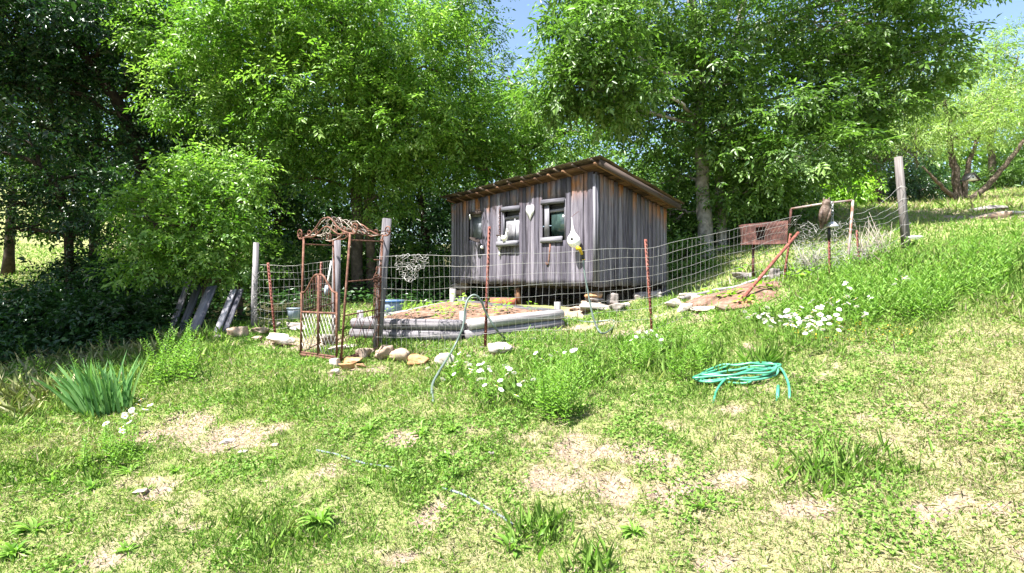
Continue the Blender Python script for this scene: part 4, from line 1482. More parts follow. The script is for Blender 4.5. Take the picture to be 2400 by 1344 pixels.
# prop and brick under the floor
pt = fr(px_front(1203, 668)[0], -.10, -.10)
pb2 = np.array([pt[0] + .03, pt[1] - .02, tz(pt[0], pt[1]) - .02])
mb = MB()
mb.bar(pb2, pt, .13, .05, wd=EU, rnd=.8, taper=1.15)
o = tag(mb.build("prop_post", M['shedwood_in']), "short brown board propping the middle of the shed floor", "post")
recentre(o, pb2)
q = P(1180, 702, 11.2)
q[2] = tz(q[0], q[1]) + .075
mb = MB()
mb.box(q, (.26, .09, .085), (np.array([.94, -.34, 0]), np.array([.34, .94, 0]), EZ))
o = tag(mb.build("brick_block", M['brick']), "long red block lying in the shade under the shed", "brick")
recentre(o, q - EZ * .085)
q = P(1086, 696, 11.6)
q[2] = tz(q[0], q[1])
mb = MB()
mb.tube([q, q + EZ * .06, q + EZ * .13, q + EZ * .20], [.05, .045, .028, .008], 8)
o = tag(mb.build("garden_ornament", M['greyblue'], smooth=True), "small pale grey cone shaped ornament beside the shed's left pier", "ornament")
recentre(o, q)
# ------------------------------------------------------------------ fences, arch, bed, hoses
def gpt(px, Y, dz=0.0):
    x = (px - CX) / F * Y
    return np.array([x, Y, tz(x, Y) + dz])


def tpost_mb(b, t_, facing=(0, -1, 0)):
    """A rolled steel T section with studs and a spade buried at its foot."""
    mb = MB()
    ax = nrm(t_ - b)
    fc = np.asarray(facing, float)
    fc = nrm(fc - ax * (fc @ ax))
    sdv = np.cross(ax, fc)
    b2 = b - ax * .25
    mb.bar(b2, t_, .038, .007, wd=sdv)
    mb.bar(b2 - fc * .015, t_ - fc * .015, .030, .007, wd=fc)
    n_ = int(np.linalg.norm(t_ - b) / .055)
    for k in range(n_):
        p = b + (t_ - b) * (k + .5) / n_
        mb.box(p + fc * .009, (.006, .007, .012), (sdv, fc, ax))
    return mb


def woven(path, z0, z1, nh, dv, seed=1, rw=.0018, rv=.0013, jit=.006, bulge=None, ends=True, graded=True):
    """Galvanised stock fence: path is a list of (x, y); z0, z1 its lower and upper edge along it."""
    rng = np.random.RandomState(seed)
    path = np.asarray(path, float)
    seg = np.r_[0, np.cumsum(np.linalg.norm(np.diff(path, axis=0), axis=1))]
    L = seg[-1]
    mb = MB()
    ph = rng.uniform(0, 6, 8)

    def pt(s, f):
        x = np.interp(s, seg, path[:, 0]); y = np.interp(s, seg, path[:, 1])
        a = np.interp(s, seg, z0); b = np.interp(s, seg, z1)
        o_ = .018 * math.sin(s * 3.1 + ph[0] + f * 2) + .012 * math.sin(s * 7.3 + ph[1] + f * 5)
        v = np.array([x + o_ * .6, y + o_, a + (b - a) * f + .010 * math.sin(s * 4.7 + ph[2] + f * 9)])
        if bulge is not None:
            v = bulge(v, s / L, f)
        return v
    fs = np.linspace(0, 1, nh)
    if graded:
        fs = fs ** .92
    ns = int(L / .09) + 2
    ss = np.linspace(0, L, ns)
    for k, f in enumerate(fs):
        mb.tube([pt(s, f) + rng.normal(size=3) * .002 for s in ss], rw * (1.35 if k in (0, nh - 1) else 1), 4, cap=False)
    s = 0.02
    while s < L:
        e = rng.normal(0, jit)
        mb.tube([pt(s + e * math.sin(f * 6 + ph[3] + s), f) for f in np.linspace(0, 1, 9)], rv, 3, cap=False)
        s += dv * rng.uniform(.9, 1.1)
    return mb


def ground_edges(path, h, lift=.02):
    z = np.array([tz(x, y) for x, y in path])
    return z + lift, z + h


# --- front fence
pA0, pA1 = P(1137, 814, 7.25), P(1147, 531, 7.25)
pB0, pB1 = P(1528, 774, 7.7), P(1513, 561, 7.75)
for q in (pA0, pB0):
    q[2] = tz(q[0], q[1])
w0 = gpt(884, 8.05)
e1 = gpt(1872, 9.1)
front = thing("wire_fence", "long sagging woven wire fence on rusty steel T posts in front of the shed", "fence", pA0)
mids = [w0, w0 * .5 + pA0 * .5, pA0 + [0, -.03, 0], pA0 * .5 + pB0 * .5, pB0 + [0, -.03, 0], pB0 * .62 + e1 * .38, pB0 * .25 + e1 * .75, e1]
path = [(q[0], q[1]) for q in mids]
tops = [P(905, 600, 8.05)[2], P(1020, 599, 7.6)[2], P(1143, 598, 7.22)[2], P(1330, 590, 7.5)[2], P(1512, 580, 7.67)[2], P(1650, 547, 8.2)[2], P(1780, 523, 8.75)[2], P(1868, 508, 9.1)[2]]
z0 = np.array([tz(*q) + .01 for q in path])
z0[-1] = P(1872, 652, 9.1)[2]


def curl(v, t_, f):
    k = max(0, (t_ - .80) / .20)
    return v + np.array([.10 * math.sin(f * 7) * k + .03 * math.sin(t_ * 60) * k * f, .35 * k * k * math.sin(f * 3.1), -.16 * k * k * (f > .5) * math.sin(t_ * 25) * .4])


woven(path, z0, np.array(tops), 9, .09, 3, bulge=curl).build("wire_mesh", M['wire'], front)
tag(tpost_mb(pA0, pA1).build("t_post", M['rustred'], front), "rusty red T post, the nearest one")
tag(tpost_mb(pB0, pB1).build("t_post", M['rustred'], front), "rusty red T post in front of the shed's side wall")
pC0, pC1 = gpt(1837, 9.35), P(1853, 548, 9.3)
tag(tpost_mb(pC0, pC1).build("t_post", M['rustred'], front), "rusty T post at the curled end of the wire")

# leaning brace
b0, b1 = ghit(1716, 722), P(1871, 546, 8.7)
mb = MB()
mb.tube([b0 - [0, 0, .05], b0 * .5 + b1 * .5 + [0, 0, -.015], b1], .024, 9)
o = tag(mb.build("brace_pole", M['rustred'], smooth=True), "rusty pipe leaning across the end of the woven wire fence", "pipe")
recentre(o, b0)

# scrap of chicken wire hooked on the fence
rng = np.random.RandomState(5)


def hexwire(fn, nu, nv, r=.0022, jit=.0, seed=1):
    """Twisted hexagonal netting mapped through fn(a, b), a and b in 0..1."""
    rng = np.random.RandomState(seed)
    mb = MB()
    pts = {}

    def node(i, j):
        if (i, j) not in pts:
            a, b = i / nu, j / nv
            sh_ = (.25 if (i % 2) == (j % 2) else -.25)
            pts[(i, j)] = fn(a, min(1.02, max(-.02, b + sh_ * .8 / nv))) + rng.normal(size=3) * jit
        return pts[(i, j)]
    for i in range(nu + 1):
        for j in range(nv + 1):
            if i < nu:
                mb.tube([node(i, j), node(i + 1, j)], r, 3, cap=False)
            if j < nv and (i % 2) != (j % 2):
                pass
            if j < nv and (i % 2) == (j % 2):
                mb.tube([node(i, j), node(i, j + 1)], r, 3, cap=False)
    return mb


def scrap(a, b):
    # a crumpled kite of netting
    wv = 1 - .75 * max(0, b - .35) / .65
    px = 965 + (a - .5) * 76 * wv - 8 * b
    py = 597 + b * 62
    return P(px, py, 7.66 - .10 * math.sin(a * 9) * math.sin(b * 7) - .05 * math.sin(b * 15))


mb = hexwire(scrap, 13, 12, .0030, .012, 4)
o = tag(mb.build("chicken_wire_scrap", M['wire']), "crumpled scrap of chicken wire caught on the fence right of the arch", "wire scrap")
recentre(o, P(965, 630, 7.7))

# --- left fence
lp0, lp1 = gpt(596, 9.25), P(601, 569, 9.25)
leftf = thing("side_fence", "short woven wire fence between a round grey post and the rusty arch", "fence", lp0)
lq = [lp0, gpt(634, 9.15), gpt(700, 9.35), gpt(752, 9.75), gpt(782, 9.3)]
lpath = [(q[0], q[1]) for q in lq]
lz1 = np.array([P(600, 622, 9.25)[2], P(632, 622, 9.15)[2], P(700, 622, 9.35)[2], P(752, 617, 9.75)[2], P(783, 610, 9.3)[2]])
lz0 = np.array([q[2] + .03 for q in lq])
woven(lpath, lz0, lz1, 9, .085, 8, bulge=lambda v, t_, f: v + np.array([0, .04 * math.sin(t_ * 9), 0])).build("wire_mesh", M['wire'], leftf)
mb = MB()
mb.tube([lp0 - [0, 0, .3], lp0 + [0, 0, .5], lp1], [.053, .05, .047], 10, rough=.03)
tag(mb.build("wooden_post", M['greywood'], leftf, smooth=True), "round grey wooden end post")
tag(tpost_mb(gpt(645, 9.0), P(628, 616, 9.15)).build("t_post", M['rustred'], leftf), "leaning rusty T post beside the grey end post")
tag(tpost_mb(gpt(748, 9.7), P(753, 614, 9.75)).build("t_post", M['rustred'], leftf), "rusty T post seen behind the gate")
# bunched netting on the round post
mb = hexwire(lambda a, b: P(592 + a * 14, 640 + b * 110, 9.2) + np.array([0, .03 * math.sin(b * 20) - .06 * math.sin(a * 3.1), 0]), 5, 18, .002, .008, 9)
mb.build("bunched_netting", M['wire'], leftf)

# --- right: strands to the tall grey post, the pipe gate and its netting
rp0, rp1 = gpt(2128, 10.0), P(2105, 368, 10.0)
rf_ = thing("strand_fence", "slack wire strands strung to the tall squared grey post on the slope", "fence", rp0)
mb = MB()
mb.bar(rp0 - [0, 0, .3], rp1, .12, .10, wd=(1, .25, 0), taper=.82)
tag(mb.build("wooden_post", M['oldpost'], rf_), "tall grey squared post leaning left")
pg1 = P(1999, 470, 8.9)
mb = MB()
for k, (ya, yb) in enumerate(((505, 434), (515, 466), (530, 500), (556, 527), (585, 552), (520, 480))):
    a, b = P(1998 + k % 2, ya, 8.95), P(2112 + k * 2, yb, 9.93)
    tt = np.linspace(0, 1, 14)
    mb.tube([a + (b - a) * t_ + np.array([.0, .02 * math.sin(t_ * 11 + k), -.10 * math.sin(t_ * math.pi) + .012 * math.sin(t_ * 23 + k)]) for t_ in tt], .0026, 4, cap=False)
for k in range(5):
    zc = rp0[2] + .25 + k * .21
    tt = np.linspace(0, 2 * np.pi, 9)
    cx_ = rp0 + (rp1 - rp0) * (zc - rp0[2]) / (rp1[2] - rp0[2])
    mb.tube([cx_ + np.array([.085 * math.cos(q_), .085 * math.sin(q_), .03 * math.sin(q_ + k)]) for q_ in tt], .003, 4, cap=False)
mb.build("wire_strand", M['wire'], rf_)
tag(tpost_mb(gpt(2014, 9.6), P(2008, 540, 9.6)).build("t_post", M['rustred'], rf_), "short rusty T post among the dead stalks")


def netting(a, b):
    # loose netting heaped between the curled wire and the pipe
    px = 1862 + a * 140
    top = 512 + 20 * math.sin(a * 3.5) + 6 * math.sin(a * 17)
    bot = 655 - a * 14
    return P(px, top + (bot - top) * b, 9.25 - a * .15 + .16 * math.sin(a * 11 + b * 3) * math.sin(b * 6 + a * 4))


gt = thing("pipe_gate", "pale pipe gate frame hung with slack chicken wire at the end of the fence", "gate", gpt(1988, 8.8))
hexwire(netting, 30, 22, .0022, .016, 11).build("netting", M['wire'], gt)
hexwire(lambda a, b: P(1868 + a * 180, 575 + b * 85 - 12 * a, 9.5 + .2 * math.sin(a * 9 + b * 8)), 34, 13, .0022, .03, 13).build("fallen_netting", M['wire'], gt)
c_, d_ = gpt(1982, 8.75), P(1999, 470, 8.95)
e_ = P(1854, 490, 9.4)
mb = MB()
mb.tube([c_ - [0, 0, .1], c_ * .5 + d_ * .5 + [.01, 0, 0], d_], .02, 10)
tag(mb.build("upright", M['pipe'], gt, smooth=True), "pale leaning pipe with rust at its foot")
mb = MB()
mb.tube([d_, d_ * .5 + e_ * .5 + [0, 0, .012], e_], .018, 10)
mb.build("rail", M['pipe'], gt, smooth=True)
mb = MB()
mb.tube([e_, e_ - [.01, 0, .14], e_ - [.02, 0, .30]], .02, 8)
mb.build("elbow", M['rustdark'], gt, smooth=True)

# owl decoy on its post
op0, op1 = gpt(1945, 8.55), P(1943, 532, 8.55)
t = thing("owl_post", "red steel T post below the brown owl decoy", "post", op0)
tpost_mb(op0, op1).build("t_post", M['rustred'], t)
mb = MB()
mb.tube([op1 - [0, 0, .20], op1], .024, 8)
mb.build("sleeve", M['black'], t)
br = P(1950, 524, 8.55)
t = thing("bird_feeder", "dull metal feeder cup with a short chain behind the owl decoy", "feeder", br)
mb = MB()
mb.lathe(br - EZ * .03, [(-.035, .07), (-.03, .11), (.0, .085), (.045, .05), (.06, .02)], 12)
mb.build("cup", M['steel'], t, smooth=True)
mb = MB()
for k in range(7):
    p = br + np.array([.004, 0, .05 + .043 * k])
    a = math.pi / 2 * (k % 2)
    dx = np.array([math.cos(a), math.sin(a), 0])
    tt = np.linspace(0, 2 * np.pi, 9)
    mb.tube([p + dx * .018 * math.cos(q_) + EZ * .03 * math.sin(q_) for q_ in tt], .006, 5, cap=False)
mb.build("chain", M['steel'], t)
oc = P(1932, 500, 8.5)
mb = MB()
ax = np.stack([np.array([1, 0, 0.]), np.array([0, 1, 0.]), np.array([.16, -.06, 1])])
mb.lathe(oc, [(-.245, .012), (-.22, .022), (-.17, .036), (-.10, .058), (-.03, .076), (.03, .079), (.075, .070), (.10, .062), (.115, .060), (.14, .064), (.17, .063), (.195, .050), (.21, .028), (.215, .008)], 16, sc=(1, .85), ax=ax)
for sgn in (-1, 1):
    p = oc + np.array([sgn * .038 + .03, 0, .185])
    mb.tube([p, p + EZ * .03, p + EZ * .055 + np.array([sgn * .008, 0, 0])], [.02, .013, .003], 7)
    # folded wings
    w1 = [oc + np.array([sgn * .055 + .006, -.03, .06]), oc + np.array([sgn * .066 - .01, -.04, -.03]), oc + np.array([sgn * .038 - .03, -.02, -.17])]
    mb.tube(w1, [.02, .03, .012], 8)
mb.build
o = tag(mb.build("owl_decoy", M['owl'], smooth=True), "brown moulded owl decoy seen from behind on top of the fence end", "owl decoy")
recentre(o, oc - EZ * .2)

# rusty sheet behind the wire
q = [P(1738, 527, 10.2), P(1846, 517, 9.9), P(1842, 572, 9.9), P(1742, 574, 10.2)]
mb = MB()
nu, nv = 10, 5
V = []
for i in range(nu + 1):
    for j in range(nv + 1):
        a, b = i / nu, j / nv
        p = (q[0] * (1 - a) + q[1] * a) * (1 - b) + (q[3] * (1 - a) + q[2] * a) * b
        V.append(p + np.array([0, -.03 + .02 * math.sin(a * 9) * math.cos(b * 4), 0]))
n0 = len(V)
V += [v + np.array([.0, .16, 0]) for v in V]
W_ = nv + 1
Fq = []
for i in range(nu):
    for j in range(nv):
        a = i * W_ + j
        if 3 <= i <= 4 and j in (1, 2, 3):   # the latch opening
            V2 = None
        else:
            Fq.append((a, a + 1, a + W_ + 1, a + W_))
        Fq.append((a + n0, a + n0 + W_, a + n0 + W_ + 1, a + n0 + 1))
for i in range(nu):
    for j in (0, nv):
        a = i * W_ + j
        Fq.append((a, a + W_, a + W_ + n0, a + n0))
for j in range(nv):
    for i in (0, nu):
        a = i * W_ + j
        Fq.append((a, a + n0, a + n0 + 1, a + 1))
mb.add(V, Fq)
t = thing("rusty_stove_box", "rust red metal box with a dark opening behind the end of the wire", "metal box", gpt(1795, 10.05))
mb.build("box", M['rustdark'], t)
mb = MB()
bz = gpt(1765, 10.2)
mb.bar(bz, P(1765, 572, 10.25), .05, .05)
bz2 = gpt(1825, 10.1)
mb.bar(bz2, P(1825, 570, 10.1), .05, .05)
mb.build("stand", M['rustdark'], t)

# --- the rusty arch with its gate
NL, NR, FR, FL = gpt(704, 7.75), gpt(798, 7.08), gpt(884, 8.05), gpt(787, 8.75)
tNL, tNR, tFR, tFL = P(712, 556, 7.75), P(821, 545, 7.10), P(897, 550, 8.1), P(781, 562, 8.75)
arch = thing("garden_arch", "rusty iron garden arch with scrolled top and a closed double gate", "garden arch", NL)
for a, b in ((NL, tNL), (NR, tNR), (FR, tFR), (FL, tFL)):
    mb = MB()
    mb.tube([a - [0, 0, .05], a * .5 + b * .5, b], .0155, 8)
    mb.build("post", M['rust'], arch, smooth=True)


def spiral(c, e1_, e2_, r0, turns, a0, n_=18, sgn=1):
    t_ = np.linspace(0, 1, n_)
    r = r0 * (1 - .8 * t_)
    a = a0 + sgn * t_ * turns * 2 * np.pi
    return [c + e1_ * r[i] * math.cos(a[i]) + e2_ * r[i] * math.sin(a[i]) for i in range(n_)]


def archtop(a, b, rise, r=.011, sc=.075):
    """One scrolled top band: dips outward past the posts, humps up to a peak between them."""
    d = b - a
    L = np.linalg.norm(d)
    e = nrm(d)
    k = np.array([(-.14, .035), (-.10, -.03), (0, -.015), (.12, .015), (.25, .08), (.38, rise * .85), (.46, rise), (.5, rise * .92), (.54, rise), (.62, rise * .85), (.75, .08), (.88, .015), (1, -.015), (1.10, -.03), (1.14, .035)])
    tt = np.linspace(0, len(k) - 1, 60)
    kx = np.interp(tt, np.arange(len(k)), k[:, 0]); kz = np.interp(tt, np.arange(len(k)), k[:, 1])
    for _ in range(3):
        kx[1:-1] = (kx[:-2] + kx[1:-1] * 2 + kx[2:]) / 4
        kz[1:-1] = (kz[:-2] + kz[1:-1] * 2 + kz[2:]) / 4
    mb = MB()
    mb.tube([a + d * x + EZ * z for x, z in zip(kx, kz)], r, 7)
    # lower chord and scrolls
    mb.tube([a + d * x + EZ * (-.02 - .075 * math.sin(min(1, max(0, x)) * math.pi * 2) ** 2 + .13 * math.sin(x * math.pi)) for x in np.linspace(0, 1, 24)], r * .8, 6)
    for x, sg in ((-.10, -1), (1.10, 1)):
        c = a + d * x + EZ * .055
        mb.tube(spiral(c, e * -sg, EZ, sc, 1.35, -1.5, sgn=1), r * .85, 6)
    for x, sg in ((.12, 1), (.88, -1)):
        mb.tube(spiral(a + d * x + EZ * .045, e * sg, EZ, sc * .75, 1.2, -1.6), r * .7, 6)
    for x, sg in ((.30, 1), (.70, -1)):
        mb.tube(spiral(a + d * x + EZ * .05, e * sg, EZ, sc * .6, 1.1, 1.2), r * .7, 6)
    return mb


archtop(tNL, tNR, .235).build("arch_band", M['rust'], arch, smooth=True)
archtop(tFL, tFR, .20).build("arch_band", M['rust'], arch, smooth=True)
mb = MB()
for x, z in ((-.12, .05), (0.02, .0), (.2, .06), (.36, .18), (.46, .235), (.54, .235), (.64, .18), (.8, .06), (.98, 0), (1.12, .05)):
    a = tNL + (tNR - tNL) * x + EZ * z
    b = tFL + (tFR - tFL) * x + EZ * z * .85
    mb.tube([a, a * .66 + b * .34 + EZ * random.uniform(-.02, .01), a * .33 + b * .67 + EZ * random.uniform(-.03, .01), b], .006, 5)
mb.build("roof_rod", M['rustdark'], arch, smooth=True)
# dead vine twisted through the top
mb = MB()
for k in range(16):
    x0, x1 = random.uniform(-.1, .8), random.uniform(.3, 1.1)
    a = tNL * random.uniform(.2, 1); w_ = random.random(); v_ = random.random()
    A_ = (tNL + (tNR - tNL) * x0) * (1 - w_) + (tFL + (tFR - tFL) * x0) * w_
    B_ = (tNL + (tNR - tNL) * x1) * (1 - v_) + (tFL + (tFR - tFL) * x1) * v_
    hz = lambda x: .22 * math.exp(-((x - .5) / .2) ** 2)
    tt = np.linspace(0, 1, 12)
    mb.tube([A_ + (B_ - A_) * q_ + EZ * (hz(x0 + (x1 - x0) * q_) + .03 * math.sin(q_ * 9 + k) + .01) for q_ in tt], .0045, 5)
o = tag(mb.build("dead_vine", M['twig'], None, smooth=True), "bare dead vine twisted through the top of the rusty arch", "vine")
recentre(o, tNR)


def lattice(a, b, ta, tb, f0, f1, n_, r=.0042, rails=True, mat='rustdark', name="side_lattice", parent=None, both=True, skew=1.0):
    """Crossed rods between two posts from height fraction f0 to f1."""
    mb = MB()
    q = lambda x, f: (a + (ta - a) * f) * (1 - x) + (b + (tb - b) * f) * x
    Wd = np.linalg.norm(b - a)
    Hh = np.linalg.norm(ta - a) * (f1 - f0)
    asp = Hh / Wd * skew
    for k in range(-n_ * 4, n_ * 5):
        for sg in ((1, -1) if both else (1,)):
            x0_ = k / n_
            pts = []
            for f in np.linspace(0, 1, 25):
                x = x0_ + sg * f * asp * .72
                if 0 <= x <= 1:
                    pts.append(q(x, f0 + (f1 - f0) * f))
            if len(pts) > 1:
                mb.tube([pts[0], pts[-1]], r, 4)
    if rails:
        for f in (f0, f1):
            mb.tube([q(0, f), q(1, f)], .009, 6)
    return mb.build(name, M[mat], parent or arch)


lattice(NR, FR, tNR, tFR, .03, .36, 4)
lattice(NL, FL, tNL, tFL, .03, .36, 4)
for (a_, ta_, b_, tb_, f_, r_) in ((NL, tNL, FL, tFL, .94, .009), (NR, tNR, FR, tFR, .94, .009), (NR, tNR, FR, tFR, .62, .008), (NL, tNL, NR, tNR, .02, .02), (NR, tNR, FR, tFR, .02, .018)):
    mb = MB()
    mb.tube([a_ + (ta_ - a_) * f_, b_ + (tb_ - b_) * f_], r_, 8)
    mb.build("cross_rail", M['rust'], arch, smooth=True)
# a rusted scrollwork bracket hanging at the far right post
mb = MB()
ex = nrm(FR - NR)
for (f, off, r0) in ((.93, .02, .05), (.62, .16, .06), (.62, .05, .05), (.56, .10, .05), (.40, .14, .035), (.70, .12, .04)):
    c = FR + (tFR - FR) * f - ex * off
    mb.tube(spiral(c, ex, EZ, r0, 1.4, random.uniform(0, 6)), .006, 5)
for off in (.04, .09, .15, .20):
    a = FR + (tFR - FR) * .28 - ex * off
    b = FR + (tFR - FR) * (.60 + (.3 if off < .08 else 0)) - ex * (off * .9)
    mb.tube([a, a * .5 + b * .5 + ex * .015, b], .007, 5)
for f in (.60, .63, .78, .30):
    mb.tube([FR + (tFR - FR) * f, FR + (tFR - FR) * f - ex * .22], .009, 5)
mb.tube([FR + (tFR - FR) * .62 - ex * .24, FR + (tFR - FR) * .75 - ex * .02], .007, 5)
for k in range(26):
    c = FR + (tFR - FR) * random.uniform(.42, .66) - ex * random.uniform(-.02, .12)
    mb.tube(spiral(c, nrm(RS.normal(size=3)), nrm(RS.normal(size=3)), .035, 1.0, 0, 9), .004, 4)
mb.build("scrollwork", M['rust'], arch, smooth=True)

# gate: two leaves with a curved top
g0, g1 = NL + (NR - NL) * .03, NL + (NR - NL) * .93
up = EZ
gh_side, gh_mid, gh_top = .86, .59, 1.10


def gp(x, h):
    return g0 + (g1 - g0) * x + EZ * (h + .035)


for leafno, (xa, xb) in enumerate(((0, .475), (.505, .98))):
    lf_ = MB()
    hin = lambda x: gh_side + (gh_top - gh_side) * (lambda u: (3 * u * u - 2 * u ** 3))(min(1, max(0, (x - (.06 if leafno == 0 else .94)) / ((.38 if leafno == 0 else -.38)))))
    xo, xi = (xa, xb) if leafno == 0 else (xb, xa)
    lf_.tube([gp(xo, .03), gp(xo, gh_side)], .014, 8)
    lf_.tube([gp(xi, .03), gp(xi, gh_top)], .013, 8)
    lf_.tube([gp(x, hin(x)) for x in np.linspace(xa, xb, 18)], .014, 8)
    lf_.tube([gp(xa, .03), gp(xb, .03)], .013, 8)
    lf_.tube([gp(xa, gh_mid), gp(xb, gh_mid)], .014, 8)
    lo = lf_.build("gate_leaf", M['rust'], arch, smooth=True)
    bm = MB()
    for k in range(1, 7):
        x = xa + (xb - xa) * k / 7
        bm.tube([gp(x, gh_mid), gp(x, hin(x))], .0045, 5)
    bm.build("bars", M['rustdark'], lo)
    a_, b_ = gp(xa, .03), gp(xb, .03)
    lattice(a_, b_, a_ + EZ * (gh_mid - .03), b_ + EZ * (gh_mid - .03), .0, 1.0, 5, .0035, False, 'wire', "netting", lo, True, .8)

# the wooden posts beside the arch
for (bx, by, Y, tx, ty, lab) in ((880, 815, 8.2, 907, 513, "leaning weathered wooden post at the right side of the rusty arch"), (786, 808, 8.95, 789, 561, "grey wooden post behind the rusty arch on its left side")):
    a, b = gpt(bx, Y), P(tx, ty, Y + .05)
    mb = MB()
    mb.bar(a - [0, 0, .3], b, .115, .105, wd=(1, .5, 0))
    o = tag(mb.build("wooden_post", M['greywood']), lab, "post")
    recentre(o, a)
# white handled paddle leaning inside the arch
a, b = P(763, 690, 8.5), P(777, 612, 8.6)
t = thing("paddle", "white handled paddle leaning behind the gate against the grey post", "paddle", a)
mb = MB()
mb.tube([a + (b - a) * .22, b], .013, 7)
mb.build("handle", M['white'], t, smooth=True)
mb = MB()
mb.bar(a, a + (b - a) * .26, .05, .03, wd=(1, 0, 0))
mb.build("blade", M['greyblue'], t)

# --- raised bed of garden timbers
Lp, Cp, Rp = gpt(826, 8.75), gpt(1086, 7.95), gpt(1317, 8.75)
Kp = Lp + Rp - Cp
for q in (Lp, Cp, Rp, Kp):
    q[2] = tz(q[0], q[1])
bedz = Cp[2] + .02
bed = thing("raised_bed", "raised planting bed walled with two courses of round grey timbers", "raised bed", Cp)
rl = .082


def logs(a, b, za, zb, n_, nm="timber", rr=rl, inset=0.0):
    for k in range(n_):
        mb = MB()
        p0 = np.array([a[0], a[1], za + rr * (1 + 1.9 * k)])
        p1 = np.array([b[0], b[1], zb + rr * (1 + 1.9 * k)])
        if k == 1:
            d = nrm(p1 - p0)
            p0 = p0 + d * random.uniform(-.02, .06)
        m_ = (p0 + p1) / 2 + np.array([0, 0, random.uniform(-.01, .01)])
        mb.tube([p0, p0 * .75 + p1 * .25, m_, p0 * .25 + p1 * .75, p1], [rr * .98, rr * 1.02, rr, rr * 1.01, rr * .96], 12, rough=.02)
        mb.build(nm, M['log'], bed, smooth=False)


zc = Cp[2] - .03
logs(Lp, Cp + nrm(Lp - Cp) * .04, P(826, 793, 8.75)[2] - .0, zc, 2)
logs(Cp + nrm(Rp - Cp) * .03, Rp, zc, P(1317, 772, 8.75)[2], 2)
zk = P(1050, 735, Kp[1])[2]
logs(Kp, Lp, zk - .05, Lp[2], 2, rr=.07)
mb = MB()
for k in range(2):
    mb.bar(Kp + [0, 0, .07 + k * .14 - .05], np.array([Rp[0], Rp[1], Rp[2]]) + [0, .02, .07 + k * .14], .135, .04, wd=EZ)
mb.build("back_board", M['greywood'], bed)
for q, h, dx in ((Cp + [-.02, .16, 0], .40, 0), (Kp + [0.02, -.06, 0], .40, 0), (Rp + [-.06, .12, 0], .40, 0), (Lp + [.12, .10, 0], .42, -.03)):
    mb = MB()
    mb.bar(q - [0, 0, .1], q + [dx, 0, h], .075, .075, wd=(.8, -.6, 0))
    mb.build("stake", M['greywood'], bed)
# its soil
mb = MB()
V, Fq = [], []
nn = 22
for i in range(nn + 1):
    for j in range(nn + 1):
        a, b = .02 + .95 * i / nn, .02 + .95 * j / nn
        p = Cp + (Lp - Cp) * a + (Rp - Cp) * b
        z = (Cp[2] * (1 - a) * (1 - b) + Lp[2] * a * (1 - b) + Rp[2] * (1 - a) * b + (zk + .02) * a * b) + .225
        V.append((p[0], p[1], z + .05 * (fbm(np.array([p[0] * 5]), np.array([p[1] * 5]), 5)[0] - .5)))
for i in range(nn):
    for j in range(nn):
        a = i * (nn + 1) + j
        Fq.append((a, a + nn + 1, a + nn + 2, a + 1))
mb.add(V, Fq, 0, .7)
mb.build("soil", M['soil'], bed, smooth=True)


def bed_z(a, b):
    return (Cp[2] * (1 - a) * (1 - b) + Lp[2] * a * (1 - b) + Rp[2] * (1 - a) * b + (zk + .02) * a * b) + .22


BEDINV = np.linalg.inv(np.stack([(Lp - Cp)[:2], (Rp - Cp)[:2]], 1))


def in_bed(x, y):
    q = (np.stack([x, y], 1) - Cp[:2]) @ BEDINV.T
    r1 = (q > -.03).all(1) & (q < 1.03).all(1)
    # the shed's footing
    d = np.stack([x, y], 1) - SA[:2]
    u = d @ EU[:2]; s = d @ ES[:2]
    return r1 | ((u > -.15) & (u < WU + .1) & (s > -.55) & (s < WS))


# bins standing behind the bed
q = P(915, 722, 9.75); q[2] = tz(q[0], q[1])
t = thing("blue_tub", "blue plastic tub standing behind the left end of the raised bed", "tub", q)
mb = MB()
mb.lathe(q, [(0, .16), (.2, .18), (.30, .19)], 16, sc=(1.2, .8))
mb.build("body", M['greyblue'], t, smooth=True)
mb = MB()
mb.lathe(q + EZ * .28, [(0, .2), (.02, .21), (.05, .205)], 16, sc=(1.2, .8))
mb.build("rim", M['blueplastic'], t, smooth=True)
q = P(690, 765, 9.9); q[2] = tz(q[0], q[1])
t = thing("grey_tub", "grey blue plastic tub behind the side fence", "tub", q)
mb = MB()
mb.lathe(q, [(0, .10), (.15, .12), (.2, .125)], 14)
mb.build("body", M['greyblue'], t, smooth=True)
mb = MB()
mb.lathe(q + EZ * .19, [(0, .13), (.02, .135), (.03, .13)], 14)
mb.build("rim", M['greyblue'], t, smooth=True)

# planted patch on the right: a mound of soil edged with stones and a pole
mb = MB()
ctr = [ghit(*c_) for c_ in ((1600, 712), (1640, 700), (1700, 684), (1760, 668), (1820, 655), (1860, 660), (1830, 690), (1790, 712), (1740, 722), (1690, 728), (1640, 728), (1605, 724))]
cc = np.mean(ctr, 0)
V = [np.array([cc[0], cc[1], tz(cc[0], cc[1]) + .10])]
for f in (.35, .7, 1.0):
    for q in ctr:
        p = cc + (q - cc) * f
        V.append(np.array([p[0], p[1], tz(p[0], p[1]) + (.085, .06, .0)[(.35, .7, 1.0).index(f)] + random.uniform(-.012, .012)]))
n_ = len(ctr)
Fq = [(0, 1 + i, 1 + (i + 1) % n_) for i in range(n_)]
for r_i in range(2):
    for i in range(n_):
        a = 1 + r_i * n_ + i
        b = 1 + r_i * n_ + (i + 1) % n_
        Fq.append((a, a + n_, b + n_, b))
mb.add(V, Fq, 0, .6)
o = mb.build("soil_bed", M['soil'], smooth=True)
tag(o, kind="structure")
a, b = ghit(1598, 706), ghit(1835, 645)
mb = MB()
tt = np.linspace(0, 1, 14)
